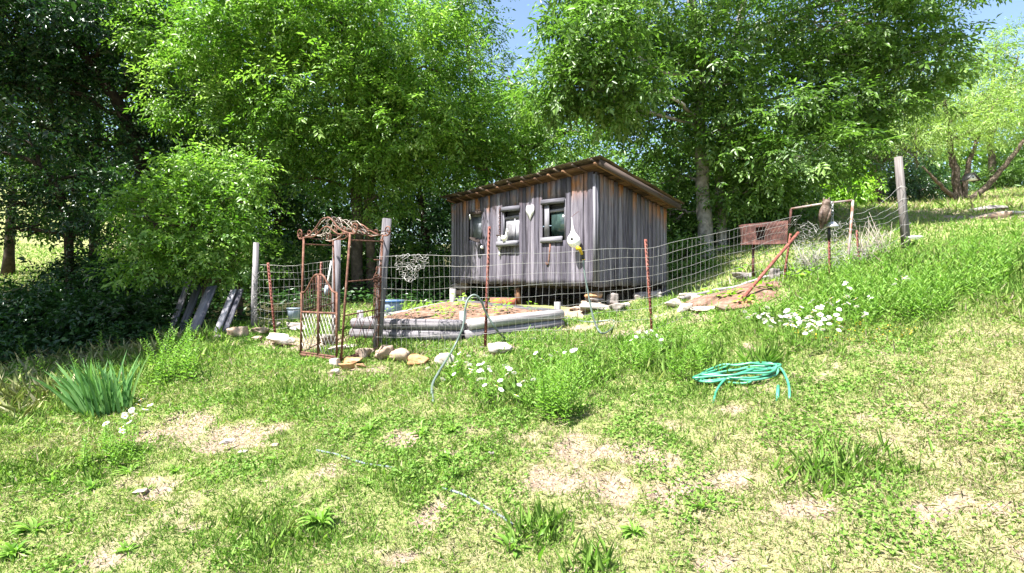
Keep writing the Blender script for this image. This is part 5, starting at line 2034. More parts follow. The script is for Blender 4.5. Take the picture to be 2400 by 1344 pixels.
mb.tube([a + (b - a) * q_ + np.array([0, 0, tz(*(a + (b - a) * q_)[:2]) - (a + (b - a) * q_)[2] + .045]) for q_ in tt], .026, 8)
o = tag(mb.build("edging_pole", M['greywood'], smooth=True), "thin grey pole lying along the back edge of the planted patch", "pole")
recentre(o, a)

# --- loose stones
RK = [
    (548, 793, 44, 26, "blocky tan stone lying alone left of the side fence", 'stone'),
    (605, 786, 46, 18, "flat tan stone at the foot of the round grey post", 'stone'), (655, 806, 66, 22, "broad flat pale stone under the leaning T post", 'stonewhite'), (690, 776, 46, 18, "grey stone behind the left post of the gate", 'stonegrey'),
    (640, 768, 30, 14, "small grey stone inside the side fence", 'stonegrey'), (598, 800, 30, 10, "small flat stone before the round grey post", 'stone'), (780, 858, 26, 16, "white stone under the hinge side of the gate", 'stonewhite'),
    (822, 852, 60, 13, "ochre flat stone at the foot of the arch's front post", 'stoneorange'), (808, 867, 44, 13, "ochre stone under the flat stone at the arch foot", 'stoneorange'), (785, 876, 26, 10, "small pale stone below the ochre stones", 'stonewhite'), (845, 862, 24, 10, "small ochre stone right of the arch foot", 'stoneorange'),
    (848, 842, 44, 24, "tan stone between the arch foot and the leaning post", 'stone'), (893, 848, 50, 34, "upright brown stone at the foot of the leaning wooden post", 'stone'), (930, 850, 66, 28, "long tan stone right of the leaning wooden post", 'stone'),
    (982, 858, 54, 22, "rust coloured stone in the line along the fence", 'stoneorange'), (1036, 860, 54, 32, "pale blunt stone beneath the arched hose", 'stonewhite'), (1168, 834, 60, 30, "white slanting slab right of the nearest T post", 'stonewhite'),
    (800, 822, 70, 10, "flat pale stone inside the arch by its gate", 'stonewhite'), (860, 832, 36, 14, "tan stone inside the arch below the lattice", 'stone'), (760, 800, 44, 14, "grey stone inside the arch behind the gate", 'stonegrey'),
    (1395, 732, 84, 22, "long flat grey stone below the corner pier", 'stonegrey'), (1447, 732, 40, 20, "grey rounded stone right of the corner pier", 'stonegrey'), (1462, 724, 30, 14, "pale stone at the end of the stones by the shed", 'stonewhite'), (1350, 728, 30, 10, "small tan stone left of the corner pier's foot", 'stone'),
    (1520, 700, 60, 16, "grey stone in the shade below the side wall", 'stonegrey'), (1560, 690, 40, 12, "small grey stone under the back corner of the shed", 'stonegrey'),
    (1580, 722, 40, 22, "pale stone at the left tip of the planted patch", 'stonewhite'), (1606, 732, 32, 20, "white stone at the front left of the planted patch", 'stonewhite'), (1655, 732, 58, 13, "long pale stone along the front of the planted patch", 'stonewhite'), (1695, 732, 32, 16, "pink tinged stone by the foot of the leaning pipe", 'stone'),
    (1615, 702, 50, 14, "pale stone on the back edge of the planted patch", 'stonewhite'), (1760, 718, 44, 12, "reddish flat stone right of the leaning pipe's foot", 'stoneorange'), (1820, 655, 34, 24, "grey rounded stone at the foot of the end T post", 'stonegrey'), (1745, 658, 50, 18, "grey stone behind the planted patch", 'stonegrey'), (1785, 690, 30, 8, "small pale stone lying on the planted patch", 'stonewhite'),
    (2340, 496, 76, 16, "dark long log shaped stone on the upper lawn", 'stonegrey'), (2330, 514, 80, 16, "flat tan slab in front of the dark stone on the upper lawn", 'stone'), (2390, 506, 60, 14, "pale slab at the right edge of the upper lawn", 'stonewhite'),
    (1165, 712, 24, 8, "small stone on the dirt rim under the shed", 'stonegrey'), (1070, 712, 40, 10, "pale stone on the dirt rim by the left pier", 'stone'),
    (530, 1040, 34, 8, "small pale stone below the bare scarp", 'stonewhite'), (570, 1062, 22, 6, "flat white chip of stone in the grass", 'stonewhite'), (320, 1160, 32, 8, "white flat stone in the grass left of the scarp", 'stonewhite'), (640, 1050, 20, 8, "tan pebble at the right end of the bare scarp", 'stone'), (1150, 1070, 18, 10, "round brown stone on the bare bank", 'stonegrey'),
    (1690, 712, 26, 8, "small red clod on the planted patch", 'stoneorange'), (505, 795, 20, 8, "small grey stone beside the grey planks", 'stonegrey'), (1345, 1345, 26, 10, "small tan stone at the bottom of the bank", 'stone'),
]
for r_ in RK:
    rock_px(*r_[:4], r_[4], r_[5])

# --- leaning grey planks at the edge of the wood
for (bx, by, tx, ty, w_, lab) in ((398, 782, 447, 650, .13, "leftmost grey plank leaning in the shade"), (420, 790, 470, 660, .15, "second grey plank from the left leaning in the shade"), (446, 796, 497, 672, .19, "broadest grey plank leaning under the small bright tree"),
                                 (505, 786, 548, 680, .10, "narrow sunlit plank leaning right of the broad one"), (524, 782, 562, 680, .13, "rightmost grey plank leaning by the bank's edge")):
    a = ghit(bx, by)
    b = P(tx, ty, a[1] + .75)
    mb = MB()
    mb.bar(a - (b - a) * .05, b, w_, .03, wd=(1, -.35, -.1))
    o = tag(mb.build("plank", M['plankleft']), lab, "plank")
    recentre(o, a)
mb = MB()
a, b = gpt(470, 10.2, 0), gpt(600, 10.4, 0)
mb.tube([a + [0, 0, .86], b + [0, 0, .80]], .045, 8)
mb.tube([a + [0.05, .03, -.1], a + [0.05, .03, .95]], .04, 8)
mb.tube([b + [-.05, .03, -.1], b + [-.05, .03, .9]], .04, 8)
o = tag(mb.build("plank_rack", M['darkwood'], smooth=True), "rough dark rail the grey planks lean against", "rail")
recentre(o, a)


# --- hoses
def smooth_path(pts, n_=10):
    pts = np.asarray(pts, float)
    k = len(pts)
    e = np.vstack([2 * pts[0] - pts[1], pts, 2 * pts[-1] - pts[-2]])
    o_ = []
    for i in range(k - 1):
        p0, p1, p2, p3 = e[i:i + 4]
        for t_ in np.linspace(0, 1, n_, endpoint=False):
            o_.append(.5 * ((2 * p1) + (-p0 + p2) * t_ + (2 * p0 - 5 * p1 + 4 * p2 - p3) * t_ ** 2 + (-p0 + 3 * p1 - 3 * p2 + p3) * t_ ** 3))
    o_.append(pts[-1])
    return np.array(o_)


h = [ghit(1016, 945), hit(1013, 905, .06), hit(1030, 870, .12)]
Yh = [6.9, 7.0, 7.05, 7.1, 7.12, 7.15, 7.2, 7.25]
for (px, py), Y in zip(((1062, 818), (1084, 770), (1090, 725), (1097, 702), (1112, 692), (1127, 705), (1140, 735), (1165, 775)), Yh):
    h.append(P(px, py, Y))
h += [ghit(1195, 799), ghit(1230, 800), ghit(1280, 785), ghit(1318, 770), ghit(1331, 757), ghit(1322, 747)]
hp = smooth_path(h)
t = thing("grey_hose", "grey green garden hose looping over the fence near the nearest T post", "hose", h[0])
mb = MB()
mb.tube(hp, .0145, 8)
mb.build("hose_line", M['hosegrey'], t, smooth=True)
h = [ghit(1322, 744), ghit(1375, 755), ghit(1420, 752), ghit(1438, 752), ghit(1436, 768), P(1415, 782, 7.2), P(1400, 770, 7.22), P(1388, 735, 7.25), P(1378, 685, 7.3), P(1370, 640, 7.33), P(1367, 606, 7.35)]
t = thing("nozzle_hose", "dark hose hooked up on the fence wire by its yellow spray nozzle", "hose", ghit(1436, 760))
mb = MB()
mb.tube(smooth_path(h), .0125, 8)
mb.build("hose_line", M['hosegrey'], t, smooth=True)
a, b, c_ = P(1367, 606, 7.35), P(1364, 596, 7.33), P(1357, 584, 7.26)
mb = MB()
mb.tube([a + (a - b) * .3, a, b], [.018, .02, .017], 9)
mb.build("grip", M['black'], t, smooth=True)
mb = MB()
mb.tube([b, c_ + [0.01, 0, .0], c_ - [.03, .02, -.012]], [.018, .024, .03], 10)
mb.tube([a + (a - b) * .35, a + (a - b) * .1], .019, 9)
mb.build("nozzle", M['yellow'], t, smooth=True)

# pale blue hose half buried in the bank
for pts, lab in ((((742, 1058), (790, 1068), (830, 1082), (870, 1092), (905, 1096), (932, 1101)), "faded blue hose surfacing in the turf below the rosettes"),
                 (((1036, 1148), (1070, 1156), (1100, 1170), (1140, 1193), (1175, 1213), (1202, 1232)), "faded blue hose running down the bare bank towards the big rosette")):
    q = smooth_path([ghit(*p_) + np.array([0, 0, .012]) for p_ in pts], 5)
    for _ in range(6):
        q[1:-1, 2] = (q[:-2, 2] + q[2:, 2]) / 2
    mb = MB()
    q[:, 2] -= .005
    mb.tube(q, .009, 8)
    o = tag(mb.build("blue_hose", M['hoseblue'], smooth=True), lab, "hose")
    recentre(o, q[0])

# green hose coil
gc0 = ghit(1745, 898)
pts = []
ec = np.array([gc0[0], gc0[1]])
rng = np.random.RandomState(3)
for k in range(5 * 14):
    a = k / 14 * 2 * math.pi
    rx = .29 + .08 * math.sin(k * .9 + 2) + rng.uniform(-.05, .05)
    ry = .15 + .07 * math.sin(k * .73 + 1) + rng.uniform(-.03, .03)
    x = ec[0] + rx * math.cos(a) + .04 * math.sin(a * .37)
    y = ec[1] + .12 + ry * math.sin(a) + .04 * math.cos(a * .29)
    pts.append((x, y, tz(x, y) + .02 + .055 * (k / 70) + .025 * abs(math.sin(a * .5 + k * .13))))
tail = [hit(1835, 870, .05), hit(1848, 900, .05), ghit(1851, 935)]
pts = [ghit(1672, 945), hit(1680, 915, .03), hit(1702, 888, .06), hit(1738, 874, .08), hit(1768, 864, .08)] + pts[4:] + [hit(1800, 864, .06), hit(1822, 860, .05)] + tail
mb = MB()
mb.tube(smooth_path(pts, 5), .0115, 8)
t = thing("green_hose", "sea green garden hose lying in a loose coil in the grass", "hose", gc0)
mb.build("coil", M['hosegreen'], t, smooth=True)
mb = MB()
a, b = hit(1824, 905, .03), ghit(1822, 940)
mb.tube([a, a * .5 + b * .5 + EZ * .02, b], .0145, 8)
mb.build("loose_end", M['hosegreen'], t, smooth=True)

# birdhouse in the feathery tree
q = P(2275, 418, 19.2)
t = thing("birdhouse", "white A shaped birdhouse with a black roof hung in the feathery tree", "birdhouse", q)
mb = MB()
V = [q + np.array(v) for v in ((-.18, -.1, -.08), (.18, -.1, -.08), (0, -.1, .14), (-.18, .15, -.08), (.18, .15, -.08), (0, .15, .14))]
mb.add(V, [(0, 1, 2), (3, 5, 4), (0, 3, 4, 1), (1, 4, 5, 2), (2, 5, 3, 0)])
mb.build("body", M['white'], t)
mb = MB()
for sg in (-1, 1):
    mb.bar(q + [sg * .235, .02, -.10], q + [0, .02, .17], .34, .025, wd=(0, 1, 0))
mb.build("roof", M['black'], t)
mb = MB()
mb.lathe(q + [0, -.105, .01], [(-.004, .03), (.004, .03)], 10, ax=np.array([[1, 0, 0], [0, 0, 1], [0, -1, 0.]]))
mb.build("entrance_hole", M['black'], t)
# ------------------------------------------------------------------ garden plants
def blade_leaves(org, n_, L, W, spread, up, rng, bend=.5, seg=4):
    """Arching strap leaves from one crown: V, quads."""
    V, Q = [], []
    for k in range(n_):
        a = rng.uniform(0, 2 * math.pi)
        out_ = np.array([math.cos(a), math.sin(a), 0])
        l = L * rng.uniform(.6, 1.15)
        w_ = W * rng.uniform(.75, 1.2)
        el = up + rng.normal(0, spread)
        s = np.cross(out_, EZ)
        p = org + out_ * rng.uniform(0, .02)
        b0 = len(V)
        e = el
        for i in range(seg + 1):
            t_ = i / seg
            ww = w_ * (.35 + 1.3 * t_ if t_ < .5 else 1.0) * (1 - t_ ** 3.0) * .5 + .0006
            V += [p + s * ww + EZ * ww * .35, p, p - s * ww + EZ * ww * .35]
            p = p + (out_ * math.cos(e) + EZ * math.sin(e)) * l / seg
            e -= bend * rng.uniform(.5, 1.4) / seg * 2
        for i in range(seg):
            q = b0 + i * 3
            Q += [(q, q + 1, q + 4, q + 3), (q + 1, q + 2, q + 5, q + 4)]
    return V, Q


def proto_obj(V, Q, rn, mats, name, mi=None, T=None):
    return mesh_obj(name, np.array(V), np.zeros((0, 3), int) if T is None else np.array(T), np.array(Q).reshape(-1, 4), mats, None, rnd=rn, mi=mi)


def place(protos, name, pts, labels, cat, group=None, smin=.8, smax=1.2, zrot=True, scale=None):
    """Copies of one-mesh plants set out at pts; labels is one string or one per plant."""
    first = {}
    for i, p in enumerate(pts):
        k = i % len(protos)
        src = protos[k]
        if k not in first:
            o_ = src
            first[k] = 1
        else:
            o_ = src.copy()
            COL.objects.link(o_)
        o_.name = name
        o_.location = tuple(p)
        s_ = random.uniform(smin, smax) if scale is None else scale[i]
        o_.scale = (s_, s_, s_ * random.uniform(.9, 1.1))
        o_.rotation_euler = (random.uniform(-.08, .08), random.uniform(-.08, .08), random.uniform(0, 6.28) if zrot else 0)
        tag(o_, labels if isinstance(labels, str) else labels[i], cat, group)
    for k, src in enumerate(protos):
        if k not in first:
            bpy.data.objects.remove(src)


# rosettes of broad strap leaves
def rosette(rng, n_=26, L=.15, W=.024):
    n1 = n_ // 2
    V, Q = blade_leaves(np.zeros(3), n1, L, W, .30, .95, rng, .75, 4)
    V2, Q2 = blade_leaves(np.array([.02, .01, 0]), n_ - n1, L * .85, W, .3, .40, rng, .5, 4)
    Q = Q + [tuple(i + len(V) for i in q) for q in Q2]
    V = V + V2
    V = [v + np.array([.012 * math.sin(v[2] * 40 + v[0] * 30), .012 * math.sin(v[1] * 35), 0]) for v in V]
    return proto_obj(V, Q, np.repeat(np.clip(rng.normal(.55, .2, n_), 0, 1), 8), LEAF['weed'], "rosette")


ROS = [
    (745, 1226, 1.3, "large bright green rosette of strap leaves low in the middle of the bank"), (1195, 1290, 1.15, "bushy rosette beside the lower end of the faded blue hose"), (75, 1245, 1.15, "dark green rosette at the lower left corner of the bank"), (30, 1300, 1.2, "spreading rosette below the lower left corner's dark one"),
    (292, 1290, .8, "tall thin weed rosette near the bottom left of the bank"), (865, 1012, 1.0, "rosette above the bare spot by the upper blue hose"), (985, 1020, 1.1, "rosette of long leaves below the daisies"), (1060, 1010, .9, "rosette under the leafy clump right of the daisies"),
    (940, 1065, .9, "rosette between the two blue hoses on the left"), (1050, 1080, 1.15, "big rosette between the two blue hoses"), (1110, 1040, 1.0, "rosette on the bare bank below the arched hose"), (1485, 1250, .9, "pale rosette low right of the largest bare patch"), (860, 1135, .7, "small rosette below the upper blue hose"),
    (300, 1110, 1.0, "rosette at the foot of the weedy clump left of the scarp"), (120, 1130, .9, "rosette left of the weedy clump"), (210, 1145, .9, "low rosette below the weedy clump"), (990, 990, .8, "small rosette close under the hose end"), (640, 1080, .7, "small dark rosette right below the bare scarp"), (410, 1105, .9, "rosette below the left bare patch"),
    (2110, 1110, .6, "small dark tuft of leaves right of the long grass tuft"), (1640, 1190, .9, "flat rosette left of the small bare hollow"), (2280, 500, 1.5, "low leafy plant before the dark stone on the upper lawn"),
]
for px, py, s_, lab in ROS:
    o = rosette(np.random.RandomState(px), random.randint(22, 46))
    g_ = ghit(px, py)
    o.location = tuple(g_ - [0, 0, .005])
    s_ *= .8
    o.scale = (s_, s_, s_)
    tag(o, lab, "weed", "rosettes of strap leaved weeds on the bank")


# leafy weed stalks
def stalk(rng, h=.34, n_=26, L=.07, W=.014, upl=.5):
    V, Q, T, rn, mi = [], [], [], [], []
    lean = rng.normal(0, .1, 2)
    path = [np.array([lean[0] * t_ * t_ * h * 2, lean[1] * t_ * t_ * h * 2, t_ * h]) for t_ in np.linspace(0, 1, 5)]
    mb = MB()
    mb.tube(path, np.linspace(.0028, .0014, 5), 4, rnd=.35)
    P_, D_, N_, L_, W_ = [], [], [], [], []
    for k in range(n_):
        t_ = (k + .8) / n_
        t_ = t_ ** .8
        a = k * 2.4 + rng.uniform(-.4, .4)
        o_ = np.array([math.cos(a), math.sin(a), upl + t_ * .5])
        P_.append(np.array([np.interp(t_ * 4, range(5), [q[i] for q in path]) for i in range(3)]))
        D_.append(nrm(o_)); N_.append(nrm(np.array([-o_[0] * .6, -o_[1] * .6, 1]) + rng.normal(size=3) * .3))
        z = (1.15 - .7 * t_) * rng.uniform(.75, 1.2)
        L_.append(L * z); W_.append(W * z)
    Vb, Qb = np.concatenate(mb.V), np.array(mb.Q)
    Tb = np.array(mb.T).reshape(-1, 3)
    d, nn = np.array(D_), np.array(N_)
    s = nrm(np.cross(d, nn)); nn = np.cross(s, d)
    L_, W_ = np.array(L_)[:, None], np.array(W_)[:, None]
    b = np.array(P_)
    m_ = b + d * L_ * .45
    VV = np.stack([b, m_ + s * W_ / 2 + nn * W_ * .1, b + d * L_ - EZ * L_ * .18, m_ - s * W_ / 2 + nn * W_ * .1], 1).reshape(-1, 3)
    i = np.arange(n_) * 4 + len(Vb)
    TT = np.stack([i, i + 2, i + 1, i, i + 3, i + 2], 1).reshape(-1, 3)
    T = np.concatenate([Tb, TT]) if len(Tb) else TT
    tn = np.clip(rng.normal(.5, .2, n_), 0, 1)
    return mesh_obj("tall_weed", np.concatenate([Vb, VV]), T, Qb, LEAF['weed'], None, rnd=np.concatenate([np.full(len(Tb), .35), np.repeat(tn, 2), np.full(len(Qb), .35)]))


def in_patch(patches, n_, minpy=0):
    """Random spots in pixel ellipses (px, py, rx, ry, share), taken down to the ground."""
    tot = sum(p[4] for p in patches)
    o_ = []
    for px, py, rx, ry, sh_ in patches:
        for _ in range(int(round(n_ * sh_ / tot))):
            a, r = random.uniform(0, 6.283), math.sqrt(random.random())
            o_.append(ghit(px + rx * r * math.cos(a), py + ry * r * math.sin(a)))
    return o_


def weed_patch(patches, n_, h, label, group, nl=26, L=.07, W=.014, smin=.7, smax=1.25, var=5, seed=0, upl=.5):
    pts = in_patch(patches, n_)
    pr = [stalk(np.random.RandomState(seed + k), h, nl, L, W, upl) for k in range(min(var, len(pts)))]
    place(pr, "tall_weed", pts, label, "weed", group, smin, smax)


weed_patch([(1250, 930, 130, 40, 2), (1340, 880, 120, 40, 2), (1110, 900, 60, 40, 1)], 50, .30, "leafy green weed stalk among the daisies below the nearest T post", "weed stalks among the nearer daisies", seed=100)
weed_patch([(1310, 985, 50, 22, 1)], 22, .46, "dark leafy stalk in the dense clump right of the nearer daisies", "stalks of the dense leafy clump", 34, .085, .02, seed=140)
weed_patch([(1560, 850, 110, 40, 2), (1470, 870, 60, 30, 1), (1610, 885, 40, 20, 1)], 44, .30, "leafy green weed stalk left of the coiled green hose", "weed stalks left of the coiled hose", seed=180)
weed_patch([(2150, 655, 210, 60, 3), (2080, 730, 140, 36, 2), (1960, 690, 80, 30, 1), (2320, 610, 80, 40, 1)], 70, .48, "leafy green weed stalk in the thick growth on the upper right slope", "weed stalks of the upper right slope", seed=220)
weed_patch([(1870, 740, 110, 24, 1), (1700, 775, 70, 16, .7), (1560, 800, 60, 16, .6)], 30, .26, "leafy green weed stalk around the farther daisies", "weed stalks around the farther daisies", seed=260)
weed_patch([(412, 890, 50, 26, 1)], 20, .52, "slender leafy stalk in the bushy clump right of the iris", "stalks of the bushy clump right of the iris", 46, .075, .02, smin=.9, seed=300)
weed_patch([(260, 1080, 80, 26, 1)], 18, .24, "leafy stalk in the weedy clump left of the bare scarp", "stalks of the weedy clump left of the scarp", 26, .06, .013, seed=330)
weed_patch([(1000, 1110, 110, 24, 1), (820, 1030, 60, 14, .5)], 14, .14, "short leafy weed stalk on the bare bank below the rosettes", "short weeds on the bare bank", 16, .06, .013, seed=360)
weed_patch([(130, 880, 110, 24, 1), (330, 826, 60, 8, .4)], 16, .30, "pale weed stalk along the mown edge behind the iris", "weed stalks along the mown edge", 18, .07, .012, seed=380)
weed_patch([(620, 745, 26, 12, 1), (2090, 560, 50, 24, 1.2)], 14, .34, "leafy weed stalk growing up through the fence wire", "weed stalks growing through the wire", 28, .06, .016, seed=395)
for px, py, h_, lab in ((238, 842, .42, "young yellow green sapling at the dark edge behind the iris"), (52, 860, .45, "dried seed head stalk at the left end of the mown edge"), (2115, 545, .5, "green broad leaved plant beside the tall grey post")):
    o = stalk(np.random.RandomState(px), h_, 30, .10, .035 if px != 52 else .012)
    g_ = ghit(px, py)
    o.location = tuple(g_)
    o.name = "leafy_plant"
    tag(o, lab, "weed")


# the rest of the thick growth on the upper right slope: nobody could count it
vs, ts, qs, rs, off_ = [], [], [], [], 0
PV, PT, PR = [], [], []
for q in in_patch([(2150, 655, 230, 70, 3), (2080, 730, 150, 40, 2), (1960, 690, 90, 36, 1), (2330, 610, 90, 46, 1), (1870, 750, 110, 24, .6), (1560, 850, 120, 40, .6), (1290, 910, 150, 50, .6)], 520):
    h_ = random.uniform(.14, .44)
    nl = 16
    for k in range(nl):
        t_ = (k + .5) / nl
        a = k * 2.4 + random.random()
        PV.append(q + [math.cos(a) * .01, math.sin(a) * .01, h_ * t_])
        PT.append((math.cos(a), math.sin(a), .5 + t_))
        PR.append(random.uniform(.2, .9))
n_ = len(PV)
o = leaf_mesh("weed_growth", np.array(PV), np.array(PT), unit(n_, 1.5), RS.uniform(.045, .085, n_), RS.uniform(.010, .018, n_), LEAF['weed'], np.array(PR), bend=.15)
tag(o, "thick low leafy growth between the weed stalks on the slope", "weeds", kind="stuff")


# daisies
def daisy(rng, h=.30, R=.027, stemmat=True):
    mb = MB()
    ln = rng.normal(0, .06, 2)
    top = np.array([ln[0] * h, ln[1] * h, h])
    mb.tube([np.zeros(3), top * .5 + [ln[1] * .03, 0, 0], top], .0016, 4, mat=0, rnd=.4)
    ax = nrm(np.array([rng.normal(-.25, .22), rng.normal(-.6, .25), 1]))
    e1_ = nrm(np.cross(ax, [0, 1, 0.3])); e2_ = np.cross(ax, e1_)
    n_ = 15
    for k in range(n_):
        a = 2 * math.pi * k / n_ + rng.uniform(-.06, .06)
        d = e1_ * math.cos(a) + e2_ * math.sin(a)
        s = np.cross(ax, d)
        r1 = R * rng.uniform(.9, 1.08)
        dr = rng.uniform(-.12, .06)
        V = [top + d * .005, top + d * r1 * .55 + s * R * .19 + ax * .002, top + d * r1 + ax * dr * R, top + d * r1 * .55 - s * R * .19 + ax * .002]
        mb.add(V, [(0, 1, 2), (0, 2, 3)], 1)
    mb.lathe(top + ax * .001, [(-.003, .006), (.0, .0085), (.003, .007), (.0045, .003)], 8, ax=np.stack([e1_, e2_, ax]), mat=2)
    for k in range(4):
        a = rng.uniform(0, 6.28)
        z = rng.uniform(.1, .6)
        p = top * z
        d = nrm(np.array([math.cos(a), math.sin(a), .7]))
        s = nrm(np.cross(d, EZ))
        mb.add([p, p + d * .03 + s * .005, p + d * .07, p + d * .03 - s * .005], [(0, 1, 2), (0, 2, 3)], 0, .5)
    return mb.build("daisy", [LEAF['weed'], M['petal'], M['disc']])


D1 = [(1083, 832), (1098, 838), (1068, 853), (1070, 862), (1060, 870), (1100, 852), (1110, 862), (1120, 848), (1133, 853), (1105, 865), (1117, 867), (1097, 878), (1122, 870), (1132, 882), (1100, 862), (1145, 861), (1148, 873), (1135, 903), (1127, 893), (1165, 896), (1190, 856), (1183, 852), (1183, 882), (1203, 871), (1206, 887),
      (1218, 900), (1228, 902), (1167, 910), (1180, 910), (1215, 922), (1037, 894), (1003, 869), (1256, 837), (1270, 843), (1295, 832), (1308, 824), (1320, 823), (1350, 826), (1343, 834), (1140, 834), (1243, 892), (1090, 857)]
D2 = [(1750, 731), (1760, 740), (1772, 737), (1783, 741), (1790, 749), (1800, 738), (1808, 730), (1820, 748), (1777, 752), (1832, 758), (1848, 748), (1858, 757), (1866, 765), (1875, 752), (1886, 763), (1896, 768), (1905, 758), (1912, 768), (1895, 750), (1880, 742), (1922, 742), (1934, 752), (1945, 756), (1950, 742), (1962, 733),
      (1870, 707), (1903, 708), (1905, 698), (1940, 705), (1950, 702), (1953, 715), (1972, 714), (1985, 710), (1983, 697), (2007, 711), (2037, 740), (2018, 745), (1978, 773), (2025, 735), (1928, 728), (1912, 727), (1945, 723), (1888, 712), (1897, 745), (1918, 756), (1868, 748), (1880, 775), (1938, 768), (1965, 768), (2003, 722),
      (1815, 757), (1843, 741), (1930, 716), (1995, 703), (2045, 700), (2050, 697), (1760, 757), (1858, 741), (1925, 764), (1873, 757)]
D2 += [(1870 + 95 * math.sqrt(q_) * math.cos(q_ * 97), 750 + 24 * math.sqrt(q_) * math.sin(q_ * 97)) for q_ in [(j_ + .5) / 38 for j_ in range(38)]]
D3 = [(1478, 795), (1490, 790), (1500, 783), (1512, 778), (1525, 784), (1520, 796), (1546, 796), (1551, 800), (1530, 774), (1506, 791), (1535, 789)]
D4 = [(288, 972), (302, 970), (312, 967), (330, 955), (347, 955), (310, 980), (287, 996), (283, 1011), (295, 978), (305, 985), (344, 967), (330, 941), (248, 1003)]
D5 = [(2108, 653), (2118, 655), (2130, 658), (2100, 660), (2112, 662), (1985, 668), (1990, 675), (1978, 672), (2125, 652), (2105, 668)]
for lst, hh, lab, grp in ((D1, .26, "white daisy with a yellow centre in the nearer patch by the arched hose", "daisies of the nearer patch"), (D2, .30, "white daisy in the thick patch above the coiled green hose", "daisies of the thick patch"),
                          (D3, .18, "white daisy in the small cluster at the foot of the second T post", "daisies at the second T post"), (D4, .20, "white daisy in the low cluster right of the iris leaves", "daisies by the iris"), (D5, .26, "white daisy high on the right slope near the pipe gate", "daisies near the pipe gate")):
    pr = [daisy(np.random.RandomState(500 + k + int(hh * 100)), hh, .029 if lst is not D2 else .028) for k in range(min(6, len(lst)))]
    pts = []
    for px, py in lst:
        q = hit(px, py, hh * .97)
        q[2] = tz(q[0], q[1])
        pts.append(q)
    place(pr, "daisy", pts, lab, "daisy", grp, .92, 1.08)
# single large white umbel by the tall post
g_ = hit(2146, 556, .42)
z = tz(g_[0], g_[1])
mb = MB()
mb.tube([np.array([g_[0] - .02, g_[1], z]), np.array([g_[0] - .01, g_[1], z + .2]), g_], .003, 5, rnd=.4)
mb.lathe(g_ - EZ * .012, [(-.02, .03), (0, .085), (.016, .098), (.028, .07), (.034, .02)], 18, mat=1)
o = tag(mb.build("umbel_flower", [LEAF['weed'], M['petal']]), "flat topped white flower head right of the tall grey post", "flower")
recentre(o, (g_[0], g_[1], z))

k = 170
q_ = [ghit(2000 + 150 * math.sqrt(random.random()) * math.cos(a_), 790 + 24 * math.sqrt(random.random()) * math.sin(a_)) for a_ in np.random.RandomState(4).uniform(0, 6.28, k)]
o = leaf_mesh("yellow_flowers", np.array(q_) + np.stack([np.zeros(k), np.zeros(k), RS.uniform(.03, .09, k)], 1), unit(k) * np.array([1, 1, .2]), unit(k, 2), np.full(k, .014), np.full(k, .014), M['disc'], RS.uniform(0, 1, k))
tag(o, "tiny yellow flowers scattered below the weedy growth on the right", "flowers", kind="stuff")

# iris clump
g_ = ghit(232, 975)
rng = np.random.RandomState(11)
V, Q, rn = [], [], []
for k in range(130):
    a, r = rng.uniform(0, 6.28), math.sqrt(rng.uniform()) * .22
    p = g_ + np.array([math.cos(a) * r * 1.15 - .05, math.sin(a) * r * .9 + .12, 0])
    p[2] = tz(p[0], p[1])
    fan = np.array([(p[0] - g_[0]) * 1.2 - .16, (p[1] - g_[1] - .12) * .8, 0]) + rng.normal(size=3) * np.array([.16, .12, 0])
    l = rng.uniform(.40, .66)
    w_ = rng.uniform(.022, .034)
    d = nrm(np.array([fan[0] * 1.1, fan[1] * 1.1, 1]))
    s = nrm(np.cross(d, [rng.normal() * .6, 1, 0]))
    nn = np.cross(s, d)
    b0 = len(V)
    seg = 5
    e = d.copy()
    for i in range(seg + 1):
        t_ = i / seg
        ww = w_ * .5 * (1 - t_ ** 2.6) + .0008
        V += [p + s * ww, p + nn * ww * .25, p - s * ww]
        dr = nrm(np.array([fan[0], fan[1], -.25]))
        e = nrm(e + dr * (.05 + .10 * t_) * rng.uniform(.4, 1.2))
        p = p + e * l / seg
    for i in range(seg):
        q = b0 + i * 3
        Q += [(q, q + 1, q + 4, q + 3), (q + 1, q + 2, q + 5, q + 4)]
    rn += [float(np.clip(rng.normal(.42, .22), 0, 1))] * (seg * 2)
o = proto_obj(V, Q, np.array(rn), LEAF['iris'], "iris_clump")
tag(o, "large clump of blue green sword shaped iris leaves on the left of the bank", "iris")
recentre(o, g_)

# dry grass and weeds along the gully edge
Pn, Dn, Ln = [], [], []
for px, py, rx, ry, k in ((60, 905, 110, 40, 260), (150, 850, 120, 14, 200), (300, 828, 110, 12, 160), (420, 796, 70, 8, 120), (30, 960, 60, 30, 160), (620, 760, 30, 16, 60)):
    for _ in range(k):
        a, r = random.uniform(0, 6.283), math.sqrt(random.random())
        Pn.append((px + rx * r * math.cos(a), py + ry * r * math.sin(a)))
pts = np.array([ghit(*q) for q in Pn])
k = len(pts)
o = leaf_mesh("dry_grass", pts, unit(k, 1.1), unit(k), RS.uniform(.08, .28, k), RS.uniform(.002, .0045, k), LEAF['dry'], RS.uniform(0, 1, k), bend=.3)
tag(o, "pale dry grass along the edge of the shaded gully", "dry grass", kind="stuff")
